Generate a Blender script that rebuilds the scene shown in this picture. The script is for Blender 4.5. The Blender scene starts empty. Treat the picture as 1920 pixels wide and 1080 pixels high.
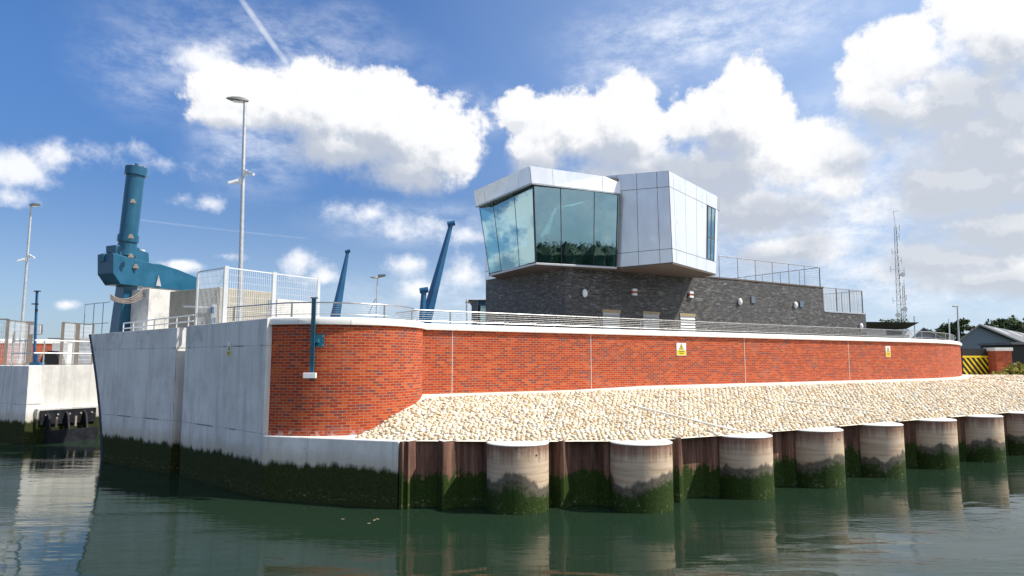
import bpy, bmesh, math, random
import numpy as np
from mathutils import Vector, Matrix, noise as mnoise
R = math.radians
random.seed(7)
scene = bpy.context.scene
C = bpy.data.collections.new("place"); scene.collection.children.link(C)

# ------------------------------------------------------------------ camera
H = 3.55; F = 1280.0; TH = math.atan(136/1280)
cam_d = bpy.data.cameras.new("camera"); cam = bpy.data.objects.new("camera", cam_d)
C.objects.link(cam); scene.camera = cam
cam.location = (0, 0, H); cam.rotation_euler = (math.pi/2+TH, 0, 0)
cam_d.sensor_width = 36; cam_d.lens = 24.0; cam_d.clip_start = .1; cam_d.clip_end = 6000

# ------------------------------------------------------------------ light and colour management
SUN_AZ = math.atan2(.994, -.11); SUN_EL = R(49)
sd = bpy.data.lights.new("sun", 'SUN'); sd.energy = 4.9; sd.angle = R(.5); sd.color = (1, .945, .86)
sun = bpy.data.objects.new("sun", sd); C.objects.link(sun)
sdir = Vector((math.sin(SUN_AZ)*math.cos(SUN_EL), math.cos(SUN_AZ)*math.cos(SUN_EL), math.sin(SUN_EL)))
sun.rotation_euler = sdir.to_track_quat('Z', 'Y').to_euler()
scene.view_settings.view_transform = 'Standard'; scene.view_settings.look = 'None'
scene.view_settings.exposure = 0.2; scene.view_settings.gamma = 1
scene.cycles.max_bounces = 8; scene.cycles.transparent_max_bounces = 12

# ------------------------------------------------------------------ helpers: where a direction of sight meets the place
cT, sT = math.cos(TH), math.sin(TH)
def ray(px, py):
    a = px-960; b = 540-py
    return (a, F*cT-b*sT, F*sT+b*cT)
def at_z(px, py, z):
    d = ray(px, py); t = (z-H)/d[2]; return Vector((d[0]*t, d[1]*t, z))
def at_y(px, py, Y):
    d = ray(px, py); t = Y/d[1]; return Vector((d[0]*t, Y, H+d[2]*t))
def on(px, py, P, n):
    d = ray(px, py); t = (P[0]*n[0]+P[1]*n[1])/(d[0]*n[0]+d[1]*n[1])
    return Vector((d[0]*t, d[1]*t, H+d[2]*t))
def azel(px, py):
    d = Vector(ray(px, py)).normalized(); return math.atan2(d.x, d.y), math.asin(d.z)

# ------------------------------------------------------------------ node helpers
class NT:
    def __init__(s, nt): s.nt = nt; s.n = nt.nodes; s.l = nt.links
    def new(s, t, **kw):
        n = s.n.new(t)
        for k, v in kw.items(): setattr(n, k, v)
        return n
    def link(s, a, b): s.l.new(a, b)
    def set(s, sock, v):
        if isinstance(v, bpy.types.NodeSocket): s.l.new(v, sock)
        else: sock.default_value = v
    def math(s, op, a, b=None, c=None, clamp=False):
        n = s.n.new('ShaderNodeMath'); n.operation = op; n.use_clamp = clamp
        s.set(n.inputs[0], a)
        if b is not None: s.set(n.inputs[1], b)
        if c is not None: s.set(n.inputs[2], c)
        return n.outputs[0]
    def vmath(s, op, a, b=None, out=0):
        n = s.n.new('ShaderNodeVectorMath'); n.operation = op
        s.set(n.inputs[0], a)
        if b is not None: s.set(n.inputs[1], b)
        return n.outputs['Value'] if op in ('LENGTH', 'DOT_PRODUCT', 'DISTANCE') else n.outputs[0]
    def noise(s, vec, scale, detail=4, rough=.5, dim='3D'):
        n = s.n.new('ShaderNodeTexNoise'); n.noise_dimensions = dim
        if vec is not None: s.l.new(vec, n.inputs['Vector'])
        n.inputs['Scale'].default_value = scale; n.inputs['Detail'].default_value = detail
        n.inputs['Roughness'].default_value = rough
        return n.outputs['Fac']
    def ramp(s, f, stops, interp='LINEAR'):
        n = s.n.new('ShaderNodeValToRGB'); s.set(n.inputs[0], f); cr = n.color_ramp; cr.interpolation = interp
        while len(cr.elements) < len(stops): cr.elements.new(.5)
        for e, (p, c) in zip(cr.elements, stops):
            e.position = p; e.color = (c[0], c[1], c[2], 1) if not isinstance(c, (int, float)) else (c, c, c, 1)
        return n.outputs[0]
    def mix(s, f, a, b, mode='MIX'):
        n = s.n.new('ShaderNodeMix'); n.data_type = 'RGBA'; n.blend_type = mode
        s.set(n.inputs[0], f); s.set(n.inputs[6], a if isinstance(a, bpy.types.NodeSocket) else (*a, 1))
        s.set(n.inputs[7], b if isinstance(b, bpy.types.NodeSocket) else (*b, 1))
        return n.outputs[2]
    def mapr(s, v, a, b, c=0., d=1., smooth=True):
        n = s.n.new('ShaderNodeMapRange'); n.interpolation_type = 'SMOOTHSTEP' if smooth else 'LINEAR'
        s.set(n.inputs[0], v); s.set(n.inputs[1], a); s.set(n.inputs[2], b); s.set(n.inputs[3], c); s.set(n.inputs[4], d)
        return n.outputs[0]
    def scale3(s, vec, sc):
        n = s.n.new('ShaderNodeMapping'); s.l.new(vec, n.inputs[0]); n.inputs['Scale'].default_value = sc
        return n.outputs[0]

def mat(name):
    m = bpy.data.materials.new(name); m.use_nodes = True
    t = NT(m.node_tree); b = m.node_tree.nodes['Principled BSDF']
    return m, t, b
def geo_pos(t): return t.new('ShaderNodeNewGeometry').outputs['Position']
def bump(t, b, h, strength=.4, dist=.02):
    n = t.new('ShaderNodeBump'); n.inputs['Strength'].default_value = strength; n.inputs['Distance'].default_value = dist
    t.link(h, n.inputs['Height']); t.link(n.outputs[0], b.inputs['Normal'])
def zof(t, p):
    n = t.new('ShaderNodeSeparateXYZ'); t.link(p, n.inputs[0]); return n.outputs[2]

M = {}
def simple(name, col, rough=.5, metal=0., var=.15, scale=3., bumpd=0., spec=None):
    m, t, b = mat(name); p = geo_pos(t)
    f = t.noise(p, scale, 5, .6)
    lo = tuple(c*(1-var) for c in col); hi = tuple(min(1, c*(1+var)) for c in col)
    t.link(t.ramp(f, [(.25, lo), (.75, hi)]), b.inputs['Base Color'])
    t.link(t.mapr(f, .2, .8, max(.02, rough-.08), min(1, rough+.1)), b.inputs['Roughness'])
    b.inputs['Metallic'].default_value = metal
    if bumpd: bump(t, b, t.noise(p, scale*8, 4), .5, bumpd)
    M[name] = m; return m
simple('coping', (.78, .77, .72), .8, 0, .07, 2.5, .004)
simple('galvanised', (.52, .53, .53), .45, .6, .15, 6)
simple('stainless', (.44, .43, .41), .3, .85, .08, 9)
simple('white_paint', (.78, .79, .78), .5, 0, .08, 3)
simple('mesh_paint', (.68, .69, .68), .45, .2, .05, 3)
simple('blue_paint', (.010, .092, .165), .36, 0, .22, 1.6, .003)
simple('blue_bright', (.012, .092, .20), .4, 0, .25, .8)
simple('teal_paint', (.02, .13, .19), .35, 0, .2, 3)
simple('dark_blue', (.016, .03, .055), .6, 0, .3, 2)
simple('black_steel', (.018, .02, .025), .45, .3, .4, 5)
simple('brown_steel', (.20, .17, .14), .6, .2, .2, 3)
simple('rust_bits', (.34, .28, .23), .7, .2, .3, 14)
simple('black', (.015, .015, .016), .6, 0, .3, 3)
simple('pale_stone', (.56, .53, .46), .85, 0, .12, 5, .004)
simple('mortar', (.80, .73, .57), .9, 0, .12, 8, .006)
simple('berm', (.76, .73, .65), .85, 0, .1, 3, .004)
simple('paving', (.34, .33, .31), .9, 0, .12, 1, .003)
simple('grass_soil', (.12, .13, .05), 1, 0, .4, .3)
simple('sign_white', (.82, .82, .80), .5, 0, .03)
simple('sign_yellow', (.75, .58, .02), .5, 0, .05)
simple('hazard_yellow', (.80, .58, .01), .5, 0, .06)
simple('sign_red', (.5, .03, .03), .5, 0, .06)
simple('louvre', (.42, .43, .42), .45, .3, .1)
simple('housing', (.34, .31, .235), .85, 0, .2, 4, .01)
simple('lintel', (.36, .29, .17), .8, 0, .15, 5)
simple('lamp_head', (.22, .22, .20), .5, .3, .15)
simple('opal', (.80, .82, .82), .25, 0, .02)
simple('slot_red', (.45, .1, .03), .5)
simple('bark', (.09, .065, .045), .9, 0, .3, 6)
simple('roof_slate', (.15, .155, .165), .8, 0, .25, 1.2)
simple('clad_grey', (.12, .16, .21), .6, .1, .08, .6)
simple('interior_wall', (.50, .52, .52), .8, 0, .05)
simple('partition', (.55, .58, .58), .8, 0, .05)
simple('interior_dark', (.05, .06, .07), .7, 0, .2)
simple('desk', (.10, .13, .16), .6, 0, .1)
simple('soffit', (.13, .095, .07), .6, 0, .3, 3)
simple('steel_edge', (.45, .46, .47), .4, .5, .1)
simple('seam', (.09, .08, .075), .6, .2, .1)

def cladding(name, c, rough, metal):
    m, t, b = mat(name); p = geo_pos(t)
    f = t.noise(t.scale3(p, (1, 1, .35)), 1.6, 4, .6)
    t.link(t.ramp(f, [(.2, tuple(x*.86 for x in c)), (.8, c)]), b.inputs['Base Color'])
    t.link(t.mapr(t.noise(p, 2.2, 4), .2, .8, rough-.06, rough+.1), b.inputs['Roughness'])
    b.inputs['Metallic'].default_value = metal
    bump(t, b, t.noise(t.scale3(p, (1, 1, .4)), 1.3, 2), .3, .02)
    M[name] = m
cladding('cladding', (.84, .86, .88), .32, .5)

def concrete(name, c, moss=True, mossz=.95, joints=True):
    m, t, b = mat(name); p = geo_pos(t); z = zof(t, p)
    big = t.noise(p, .55, 5, .6); fine = t.noise(p, 9, 6, .65)
    streak = t.noise(t.scale3(p, (3.2, 3.2, .28)), 1.0, 5, .6)
    col = t.ramp(big, [(.25, tuple(x*.80 for x in c)), (.5, c), (.75, tuple(min(1, x*1.13) for x in c))])
    col = t.mix(t.mapr(streak, .46, .74, 0, .60), col, tuple(x*.55 for x in c))
    blot = t.noise(t.scale3(p, (1, 1, .8)), 1.1, 6, .7)
    col = t.mix(t.math('MULTIPLY', t.mapr(blot, .47, .63, 0, .62), t.mapr(z, 3.8, 4.0, .42, 1)), col, tuple(x*.5 for x in c))
    col = t.mix(t.mapr(fine, .3, .8, 0, .25), col, tuple(x*.7 for x in c))
    # small blow holes
    v = t.new('ShaderNodeTexVoronoi'); v.inputs['Scale'].default_value = 2.3; t.link(p, v.inputs['Vector'])
    col = t.mix(t.mapr(v.outputs['Distance'], .035, .05, .65, 0), col, tuple(x*.25 for x in c))
    h = fine
    if joints:
        uv = t.vmath('ADD', t.new('ShaderNodeUVMap').outputs[0], (0, .65, 0))
        def bk(off, w, hh, mo):
            n = t.new('ShaderNodeTexBrick'); n.offset = off; t.link(uv, n.inputs['Vector'])
            n.inputs['Scale'].default_value = 1; n.inputs['Brick Width'].default_value = w
            n.inputs['Row Height'].default_value = hh; n.inputs['Mortar Size'].default_value = mo
            n.inputs['Mortar Smooth'].default_value = .3; n.inputs['Color1'].default_value = (0, 0, 0, 1)
            n.inputs['Color2'].default_value = (1, 1, 1, 1); n.inputs['Bias'].default_value = 0
            return n
        b1 = bk(.5, 1.22, 2.3, .012); b2 = bk(0, 40, 2.3, .022)
        col = t.mix(t.mapr(b1.outputs['Color'], 0, 1, 0, .22, False), col, tuple(x*.72 for x in c))
        col = t.mix(t.math('MULTIPLY', b1.outputs['Fac'], t.mapr(big, .35, .6, .1, .6)), col, tuple(x*.45 for x in c))
        gap = t.math('MULTIPLY', b2.outputs['Fac'], t.mapr(t.noise(p, .8, 2), .50, .58, .06, .85))
        col = t.mix(gap, col, tuple(x*.2 for x in c))
    if moss:
        edge = t.math('ADD', t.math('MULTIPLY', t.math('SUBTRACT', t.noise(t.scale3(p, (3, 3, .5)), 1.3, 7, .62), .5), .46),
                      t.math('MULTIPLY', t.math('SUBTRACT', big, .5), .25))
        zz = t.math('ADD', z, edge)
        col = t.mix(t.mapr(zz, mossz+.5, mossz+.02, 0, .55), col, (.40, .34, .235))
        mo = t.mapr(t.math('ADD', zz, t.math('MULTIPLY', t.math('SUBTRACT', fine, .5), .18)), mossz+.07, mossz-.10, 0, 1)
        mc = t.ramp(t.noise(p, 14, 5, .7), [(.3, (.013, .018, .005)), (.6, (.032, .042, .009)), (.85, (.06, .07, .02))])
        col = t.mix(mo, col, mc)
        barn = t.math('MULTIPLY', t.mapr(t.noise(t.scale3(p, (1, 1, 2)), 7, 6, .75), .56, .68, 0, 1),
                      t.math('MULTIPLY', t.mapr(z, .42, .22, 0, 1), t.mapr(z, .05, .12, 0, 1)))
        col = t.mix(t.math('MULTIPLY', barn, .7), col, (.24, .22, .15))
        h = t.math('ADD', fine, t.math('MULTIPLY', mo, t.math('ADD', t.noise(p, 22, 4), .5)))
    t.link(col, b.inputs['Base Color']); b.inputs['Roughness'].default_value = .85; b.inputs['Specular IOR Level'].default_value = .2
    bump(t, b, h, .5, .012); M[name] = m
concrete('concrete', (.76, .75, .715))
concrete('concrete_dry', (.44, .43, .39), moss=False)
concrete('concrete_white', (.70, .68, .63), moss=False, joints=False)
concrete('concrete_left', (.62, .61, .57), mossz=1.0)

def brick():
    m, t, b = mat('brick'); uv = t.new('ShaderNodeUVMap').outputs[0]; p = geo_pos(t)
    n = t.new('ShaderNodeTexBrick'); n.offset = .5; t.link(uv, n.inputs['Vector'])
    for k, v in (('Scale', 1), ('Brick Width', .225), ('Row Height', .075), ('Mortar Size', .0078), ('Mortar Smooth', .12), ('Bias', 0)):
        n.inputs[k].default_value = v
    n.inputs['Color1'].default_value = (0, 0, 0, 1); n.inputs['Color2'].default_value = (1, 1, 1, 1)
    pn = t.noise(p, 1.1, 4, .6)
    val = t.math('ADD', n.outputs['Color'], t.math('MULTIPLY', t.math('SUBTRACT', pn, .5), .25))
    col = t.ramp(val, [(.0, (.19, .055, .05)), (.08, (.25, .055, .038)), (.24, (.32, .042, .013)), (.6, (.44, .058, .013)),
                       (.85, (.50, .078, .016)), (1, (.54, .11, .03))])
    col = t.mix(t.mapr(t.noise(p, 30, 4, .7), .45, .8, 0, .3), col, (.22, .06, .035))
    ef = t.math('MULTIPLY', t.mapr(t.noise(t.scale3(p, (1, 1, 1.6)), .9, 6, .7), .52, .72, 0, 1), .33)
    col = t.mix(ef, col, (.52, .20, .13))
    z = zof(t, p)
    ef2 = t.math('MULTIPLY', t.mapr(t.math('ADD', z, t.math('MULTIPLY', t.noise(p, 3, 5, .7), .55)), 2.15, 1.9, 0, 1), t.mapr(t.noise(p, 6, 4), .5, .6, 0, .7))
    col = t.mix(ef2, col, (.62, .48, .45))
    col = t.mix(n.outputs['Fac'], col, (.40, .235, .16))
    t.link(col, b.inputs['Base Color']); b.inputs['Roughness'].default_value = .85; b.inputs['Specular IOR Level'].default_value = .15
    bump(t, b, t.math('SUBTRACT', t.math('MULTIPLY', t.noise(p, 40, 3), .3), n.outputs['Fac']), .6, .008); M['brick'] = m
brick()

def slate():
    m, t, b = mat('slate'); uv = t.new('ShaderNodeUVMap').outputs[0]; p = geo_pos(t)
    wob = t.new('ShaderNodeTexNoise'); wob.inputs['Scale'].default_value = 1.5; t.link(p, wob.inputs['Vector'])
    uvw = t.vmath('ADD', uv, t.vmath('MULTIPLY', t.vmath('SUBTRACT', wob.outputs['Color'], (.5, .5, .5)), (.25, .03, 0)))
    def bk(w, h, o):
        n = t.new('ShaderNodeTexBrick'); n.offset = o; t.link(uvw, n.inputs['Vector'])
        for k, v in (('Scale', 1), ('Brick Width', w), ('Row Height', h), ('Mortar Size', .006), ('Mortar Smooth', .4), ('Bias', 0)):
            n.inputs[k].default_value = v
        n.inputs['Color1'].default_value = (0, 0, 0, 1); n.inputs['Color2'].default_value = (1, 1, 1, 1)
        return n
    a = bk(.19, .048, .37); c = bk(.31, .096, .6)
    v = t.math('ADD', t.math('MULTIPLY', a.outputs['Color'], .6), t.math('MULTIPLY', c.outputs['Color'], .4))
    col = t.ramp(v, [(.0, (.028, .026, .024)), (.4, (.070, .066, .062)), (.7, (.13, .127, .123)), (.93, (.25, .245, .235)), (1, (.38, .37, .34))])
    oc = t.math('MULTIPLY', t.mapr(a.outputs['Color'], .90, .96, 0, 1), t.mapr(t.noise(p, 1.2, 4), .5, .6, 0, .8))
    col = t.mix(oc, col, (.20, .13, .05))
    col = t.mix(t.mapr(t.noise(p, .35, 4), .35, .7, 0, .35), col, (.105, .10, .092))
    col = t.mix(t.math('MULTIPLY', a.outputs['Fac'], .8), col, (.02, .02, .022))
    t.link(col, b.inputs['Base Color']); b.inputs['Roughness'].default_value = .55
    bump(t, b, t.math('ADD', v, t.math('MULTIPLY', t.noise(p, 18, 5), .5)), 1, .05); M['slate'] = m
slate()

def pile_mat(name, steel):
    m, t, b = mat(name); p = geo_pos(t); z = zof(t, p)
    fine = t.noise(p, 10, 6, .65); st = t.noise(t.scale3(p, (6, 6, .35)), 1.5, 5, .65); lo = t.math('ADD', t.noise(t.scale3(p, (1, 1, .3)), .9, 4, .55), t.math('MULTIPLY', t.math('SUBTRACT', t.new('ShaderNodeObjectInfo').outputs['Random'], .5), .16))
    if steel:
        col = t.ramp(st, [(.3, (.05, .028, .021)), (.5, (.15, .078, .055)), (.72, (.33, .175, .115))])
        col = t.mix(t.mapr(fine, .5, .75, 0, .4), col, (.20, .12, .09))
        line = .84
    else:
        hs = t.noise(t.scale3(p, (.6, .6, 9)), 1.2, 4, .6)
        col = t.ramp(hs, [(.3, (.42, .30, .20)), (.55, (.58, .445, .31)), (.8, (.66, .53, .39))])
        top = t.math('ADD', z, t.math('MULTIPLY', t.math('SUBTRACT', st, .5), .75))
        col = t.mix(t.mapr(top, 1.10, 1.55, 0, .92), col, (.20, .095, .065))
        line = .76
    zz = t.math('ADD', z, t.math('ADD', t.math('MULTIPLY', t.math('SUBTRACT', lo, .5), 1.35 if not steel else .4),
                                t.math('MULTIPLY', t.math('SUBTRACT', st, .5), .13 if not steel else .7)))
    if not steel: col = t.mix(t.mapr(t.math('ADD', zz, t.math('MULTIPLY', t.math('SUBTRACT', fine, .5), .12)), line+.08, line-.04, 0, .9), col, t.ramp(fine, [(.3, (.045, .042, .033)), (.7, (.12, .11, .085))]))
    mz = t.math('ADD', zz, t.math('MULTIPLY', t.math('SUBTRACT', fine, .5), .6))
    mo = t.mapr(mz, line-.08 if not steel else line, line-.34 if not steel else line-.14, 0, 1)
    mc = t.ramp(t.noise(p, 24, 5, .75), [(.25, (.007, .012, .003)), (.55, (.024, .050, .004)), (.85, (.085, .14, .008))])
    col = t.mix(mo, col, mc)
    wet = t.math('MULTIPLY', t.mapr(t.noise(p, 8, 6, .75), .55, .66, 0, .7), t.mapr(z, .34, .12, 0, 1))
    col = t.mix(wet, col, (.26, .23, .16))
    t.link(col, b.inputs['Base Color']); b.inputs['Roughness'].default_value = .82; b.inputs['Specular IOR Level'].default_value = .25
    bump(t, b, t.math('ADD', fine, t.math('MULTIPLY', mo, t.noise(p, 40, 4))), .6, .015); M[name] = m
pile_mat('tube_pile', False); pile_mat('sheet_pile', True)

def stone_mat():
    m, t, b = mat('stones'); p = geo_pos(t)
    a = t.new('ShaderNodeAttribute'); a.attribute_name = 'tint'
    f = t.noise(p, 25, 4, .6)
    t.link(t.mix(t.mapr(f, .3, .8, 0, .35), a.outputs['Color'], (.46, .37, .26)), b.inputs['Base Color'])
    b.inputs['Roughness'].default_value = .85; bump(t, b, f, .4, .01); M['stones'] = m
stone_mat()

def leaf_mat(name, c0, c1):
    m, t, b = mat(name); p = geo_pos(t)
    f = t.noise(p, .8, 3, .6)
    oi = t.new('ShaderNodeNewGeometry').outputs['Random Per Island']
    col = t.ramp(t.math('ADD', t.math('MULTIPLY', f, .6), t.math('MULTIPLY', oi, .4)), [(.25, c0), (.75, c1)])
    t.link(col, b.inputs['Base Color']); b.inputs['Roughness'].default_value = .7
    b.inputs['Subsurface Weight'].default_value = 0; M[name] = m
leaf_mat('leaves_dark', (.035, .055, .018), (.09, .13, .035))
leaf_mat('leaves_light', (.05, .085, .018), (.12, .17, .04))
leaf_mat('leaves_shrub', (.20, .22, .03), (.46, .42, .07))

def glass_mat(name, tint, boost):
    m, t, b = mat(name); out = m.node_tree.nodes['Material Output']
    tr = t.new('ShaderNodeBsdfTransparent'); tr.inputs[0].default_value = (*tint, 1)
    gl = t.new('ShaderNodeBsdfGlossy'); gl.inputs['Color'].default_value = (.54, .78, .82, 1); gl.inputs['Roughness'].default_value = .01
    fr = t.new('ShaderNodeFresnel'); fr.inputs[0].default_value = 1.5
    bp = t.new('ShaderNodeBump'); bp.inputs['Strength'].default_value = .08; bp.inputs['Distance'].default_value = .02
    t.link(t.noise(geo_pos(t), .9, 2), bp.inputs['Height']); t.link(bp.outputs[0], gl.inputs['Normal'])
    mx = t.new('ShaderNodeMixShader'); t.link(t.math('ADD', fr.outputs[0], boost, clamp=True), mx.inputs[0])
    t.link(tr.outputs[0], mx.inputs[1]); t.link(gl.outputs[0], mx.inputs[2]); t.link(mx.outputs[0], out.inputs[0]); M[name] = m
glass_mat('teal_glass', (.18, .50, .52), .40)
glass_mat('screen_glass', (.80, .86, .86), .12)

def water_mat():
    m, t, b = mat('water'); p = geo_pos(t)
    b.inputs['Base Color'].default_value = (.015, .032, .018, 1); b.inputs['Roughness'].default_value = .035
    b.inputs['IOR'].default_value = 1.33
    sep = t.new('ShaderNodeSeparateXYZ'); t.link(p, sep.inputs[0])
    patch = t.mapr(t.noise(t.scale3(p, (.12, .35, 1)), 1, 3, .5), .42, .66, .12, 1)
    n1 = t.noise(t.scale3(p, (1.5, 5.0, 1)), 1.5, 4, .55); n2 = t.noise(t.scale3(p, (.5, 1.4, 1)), 1, 2, .5)
    h = t.math('ADD', t.math('MULTIPLY', n1, t.math('MULTIPLY', patch, .55)), t.math('MULTIPLY', n2, .8))
    bp = t.new('ShaderNodeBump'); bp.inputs['Strength'].default_value = 1; bp.inputs['Distance'].default_value = .023
    t.link(h, bp.inputs['Height']); t.link(bp.outputs[0], b.inputs['Normal']); M['water'] = m
water_mat()

# ------------------------------------------------------------------ world: daylight sky with the clouds of the day
world = bpy.data.worlds.new("World"); scene.world = world; world.use_nodes = True
def build_world():
    SKY = .10
    g = bpy.data.node_groups.new('cloud_field', 'ShaderNodeTree')
    g.interface.new_socket('P', in_out='INPUT', socket_type='NodeSocketVector')
    g.interface.new_socket('F', in_out='OUTPUT', socket_type='NodeSocketFloat'); g.interface.new_socket('S', in_out='OUTPUT', socket_type='NodeSocketFloat')
    t = NT(g); gi = t.new('NodeGroupInput'); go = t.new('NodeGroupOutput'); P = gi.outputs[0]
    blobs = [ # sight direction, half sizes (in px of arc)
        (600, 205, 130, 95), (500, 190, 120, 62), (715, 245, 165, 108), (835, 270, 90, 88), (650, 280, 160, 60), (440, 215, 60, 34), (750, 320, 130, 48), 
        (1060, 240, 105, 85), (1190, 250, 130, 110), (1375, 235, 110, 105), (1490, 300, 125, 72), (1280, 330, 290, 85), (1010, 300, 80, 60), (1150, 390, 250, 60), (1560, 300, 75, 50), (1400, 400, 210, 60),
        (1700, 120, 95, 80), (1790, 190, 150, 110), (1900, 70, 150, 120), (1880, 240, 180, 110), (1660, 190, 70, 55),
        (1830, 350, 190, 70), (1900, 430, 160, 60), (1760, 490, 200, 45), (1500, 470, 150, 45), (1900, 520, 170, 40)]
    soft = [(112, 285, 66, 50, .9), (30, 315, 70, 42, .9), (20, 370, 50, 24, .7), (390, 380, 50, 24, .7), (320, 310, 80, 32, .55), (345, 372, 40, 20, .5), (345, 497, 62, 16, 1.0), (385, 118, 95, 40, 1.0), (440, 160, 80, 60, .9),
        (560, 490, 50, 36, 1.15), (605, 520, 54, 26, .9), (770, 495, 75, 30, .8), (790, 545, 60, 30, .7), (870, 520, 70, 50, .8), (700, 400, 90, 36, .7), (770, 430, 110, 40, .7), (125, 572, 30, 13, .9), (880, 440, 60, 26, .7), (420, 480, 60, 12, .6)]
    Fm = None
    blobs += [(1300, 400, 330, 70), (1560, 350, 80, 50), (1290, 225, 110, 80), (990, 215, 60, 40)]
    for (x, y, rx, ry) in blobs:
        a, e = azel(x, y); d = t.vmath('SUBTRACT', P, (a, e, 0))
        d = t.vmath('MULTIPLY', d, (F/rx/1.0, F/ry/1.0, 0)); v = t.math('SUBTRACT', 1.0, t.vmath('LENGTH', d))
        v = t.math('MULTIPLY', v, min(1.6, .62+ (rx*ry)**.5/110))
        Fm = v if Fm is None else t.math('SMOOTH_MAX', Fm, v, .25)
    # the rest of the sky, away from the view
    sp = t.new('ShaderNodeSeparateXYZ'); t.link(P, sp.inputs[0])
    away = t.mapr(t.math('ABSOLUTE', sp.outputs[0]), .72, .9, 0, 1)
    left = t.math('MULTIPLY', t.mapr(sp.outputs[0], -.7, -1.0, 0, 1), t.mapr(sp.outputs[0], -2.9, -2.5, 0, 1)); away = t.math('SUBTRACT', away, t.math('MULTIPLY', left, .12))
    gen = t.math('MULTIPLY', t.math('SUBTRACT', t.noise(t.scale3(P, (1, 1.7, 1)), 2.2, 3, .5), .44), 5)
    gen = t.math('SUBTRACT', gen, t.math('MULTIPLY', t.math('SUBTRACT', 1, away), 6))
    Fm = t.math('MAXIMUM', Fm, gen)
    n1 = t.noise(P, 10, 14, .64); n2 = t.noise(P, 4.5, 3, .5)
    v = t.new('ShaderNodeTexVoronoi'); v.feature = 'SMOOTH_F1'; v.inputs['Scale'].default_value = 26; v.inputs['Smoothness'].default_value = .6
    wv = t.vmath('ADD', P, t.vmath('MULTIPLY', (t.new('ShaderNodeTexNoise')).outputs['Color'], (0, 0, 0)))
    nd = t.new('ShaderNodeTexNoise'); nd.inputs['Scale'].default_value = 30; nd.inputs['Detail'].default_value = 4; t.link(P, nd.inputs['Vector'])
    wv = t.vmath('ADD', P, t.vmath('MULTIPLY', t.vmath('SUBTRACT', nd.outputs['Color'], (.5, .5, .5)), (.02, .02, .02)))
    t.link(wv, v.inputs['Vector'])
    nn = t.math('ADD', t.math('MULTIPLY', t.math('SUBTRACT', n1, .5), 2.9), t.math('MULTIPLY', t.math('SUBTRACT', n2, .5), 1.2))
    nn = t.math('ADD', nn, t.math('MULTIPLY', t.math('SUBTRACT', .42, v.outputs['Distance']), .30))
    t.link(t.math('ADD', Fm, nn), go.inputs[0]); t.link(t.math('ADD', Fm, t.math('MULTIPLY', t.math('SUBTRACT', n1, .5), 1.4)), go.inputs[1])

    w = NT(world.node_tree); bg = w.n['Background']; bg.inputs[1].default_value = SKY
    D = w.new('ShaderNodeTexCoord').outputs['Generated']
    s = w.new('ShaderNodeSeparateXYZ'); w.link(D, s.inputs[0])
    az = w.math('ARCTAN2', s.outputs[0], s.outputs[1]); el = w.math('ARCSINE', s.outputs[2])
    cb = w.new('ShaderNodeCombineXYZ'); w.link(az, cb.inputs[0]); w.link(el, cb.inputs[1]); P = cb.outputs[0]
    def fld(vec):
        n = w.new('ShaderNodeGroup'); n.node_tree = g; w.link(vec, n.inputs[0]); return n.outputs
    f0 = fld(P); f1 = fld(w.vmath('ADD', P, (.030, .072, 0))); f2 = fld(w.vmath('ADD', P, (.007, .011, 0)))
    cov = w.mapr(f0[0], -.06, w.mapr(f1[1], -.3, .8, .26, .95), 0, 1)
    th = w.mapr(w.math('ADD', w.math('MULTIPLY', f1[1], .85), w.math('MULTIPLY', f0[0], .15)), .0, 1.12, 0, 1)
    K = 1/SKY
    rel = w.math('MULTIPLY', w.math('SUBTRACT', f2[0], f0[0]), .95); th = w.math('ADD', th, w.math('MINIMUM', w.math('MAXIMUM', rel, -.25), .38), clamp=True)
    th = w.math('MULTIPLY', th, w.mapr(az, .30, .55, 1.08, .80))
    ccol = w.ramp(th, [(0, (.99, .99, 1.0)), (.2, (.94, .945, .96)), (.42, (.79, .81, .85)), (.72, (.60, .645, .72)), (1, (.53, .58, .675))])
    sky = w.new('ShaderNodeTexSky'); sky.sky_type = 'NISHITA'; sky.sun_disc = False
    sky.sun_elevation = SUN_EL; sky.sun_rotation = SUN_AZ; sky.air_density = 1.0; sky.dust_density = .7; sky.ozone_density = 2.2
    blue = w.mix(1, sky.outputs[0], w.mix(w.mapr(el, .12, .42), (.55, .72, .98), (.64, .97, 1.38)), 'MULTIPLY')
    # thin high cloud and the whiter air low down and towards the sun side
    wn = w.noise(w.scale3(P, (10, 22, 1)), 1.0, 9, .72); wn2 = w.noise(w.scale3(P, (26, 40, 1)), 1.0, 6, .6)
    reg = None
    for (x, y, rx, ry, k) in [(1330, 60, 330, 90, 1.0), (1180, 130, 160, 60, .8), (520, 120, 330, 120, .75), (480, 250, 140, 130, .8), (280, 120, 130, 100, .55), (1560, 260, 120, 120, .6), (780, 420, 230, 50, .75),
                              (1500, 410, 380, 150, 1.15), (1700, 520, 420, 90, 1), (1760, 290, 130, 60, .8), (900, 560, 420, 60, .55), (900, 210, 90, 60, .6), (650, 40, 120, 50, .35)]:
        a, e = azel(x, y); d = w.vmath('MULTIPLY', w.vmath('SUBTRACT', P, (a, e, 0)), (F/rx, F/ry, 0))
        v = w.math('MULTIPLY', w.mapr(w.vmath('LENGTH', d), 1.15, .1, 0, 1), k); reg = v if reg is None else w.math('MAXIMUM', reg, v)
    thin = w.math('MULTIPLY', reg, w.mapr(w.math('ADD', w.math('MULTIPLY', wn, .7), w.math('MULTIPLY', wn2, .3)), .36, .70, .06, .82))
    low = w.math('MULTIPLY', w.mapr(el, .26, -.02, 0, .62), w.mapr(az, -.75, .4, .45, 1))
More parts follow.
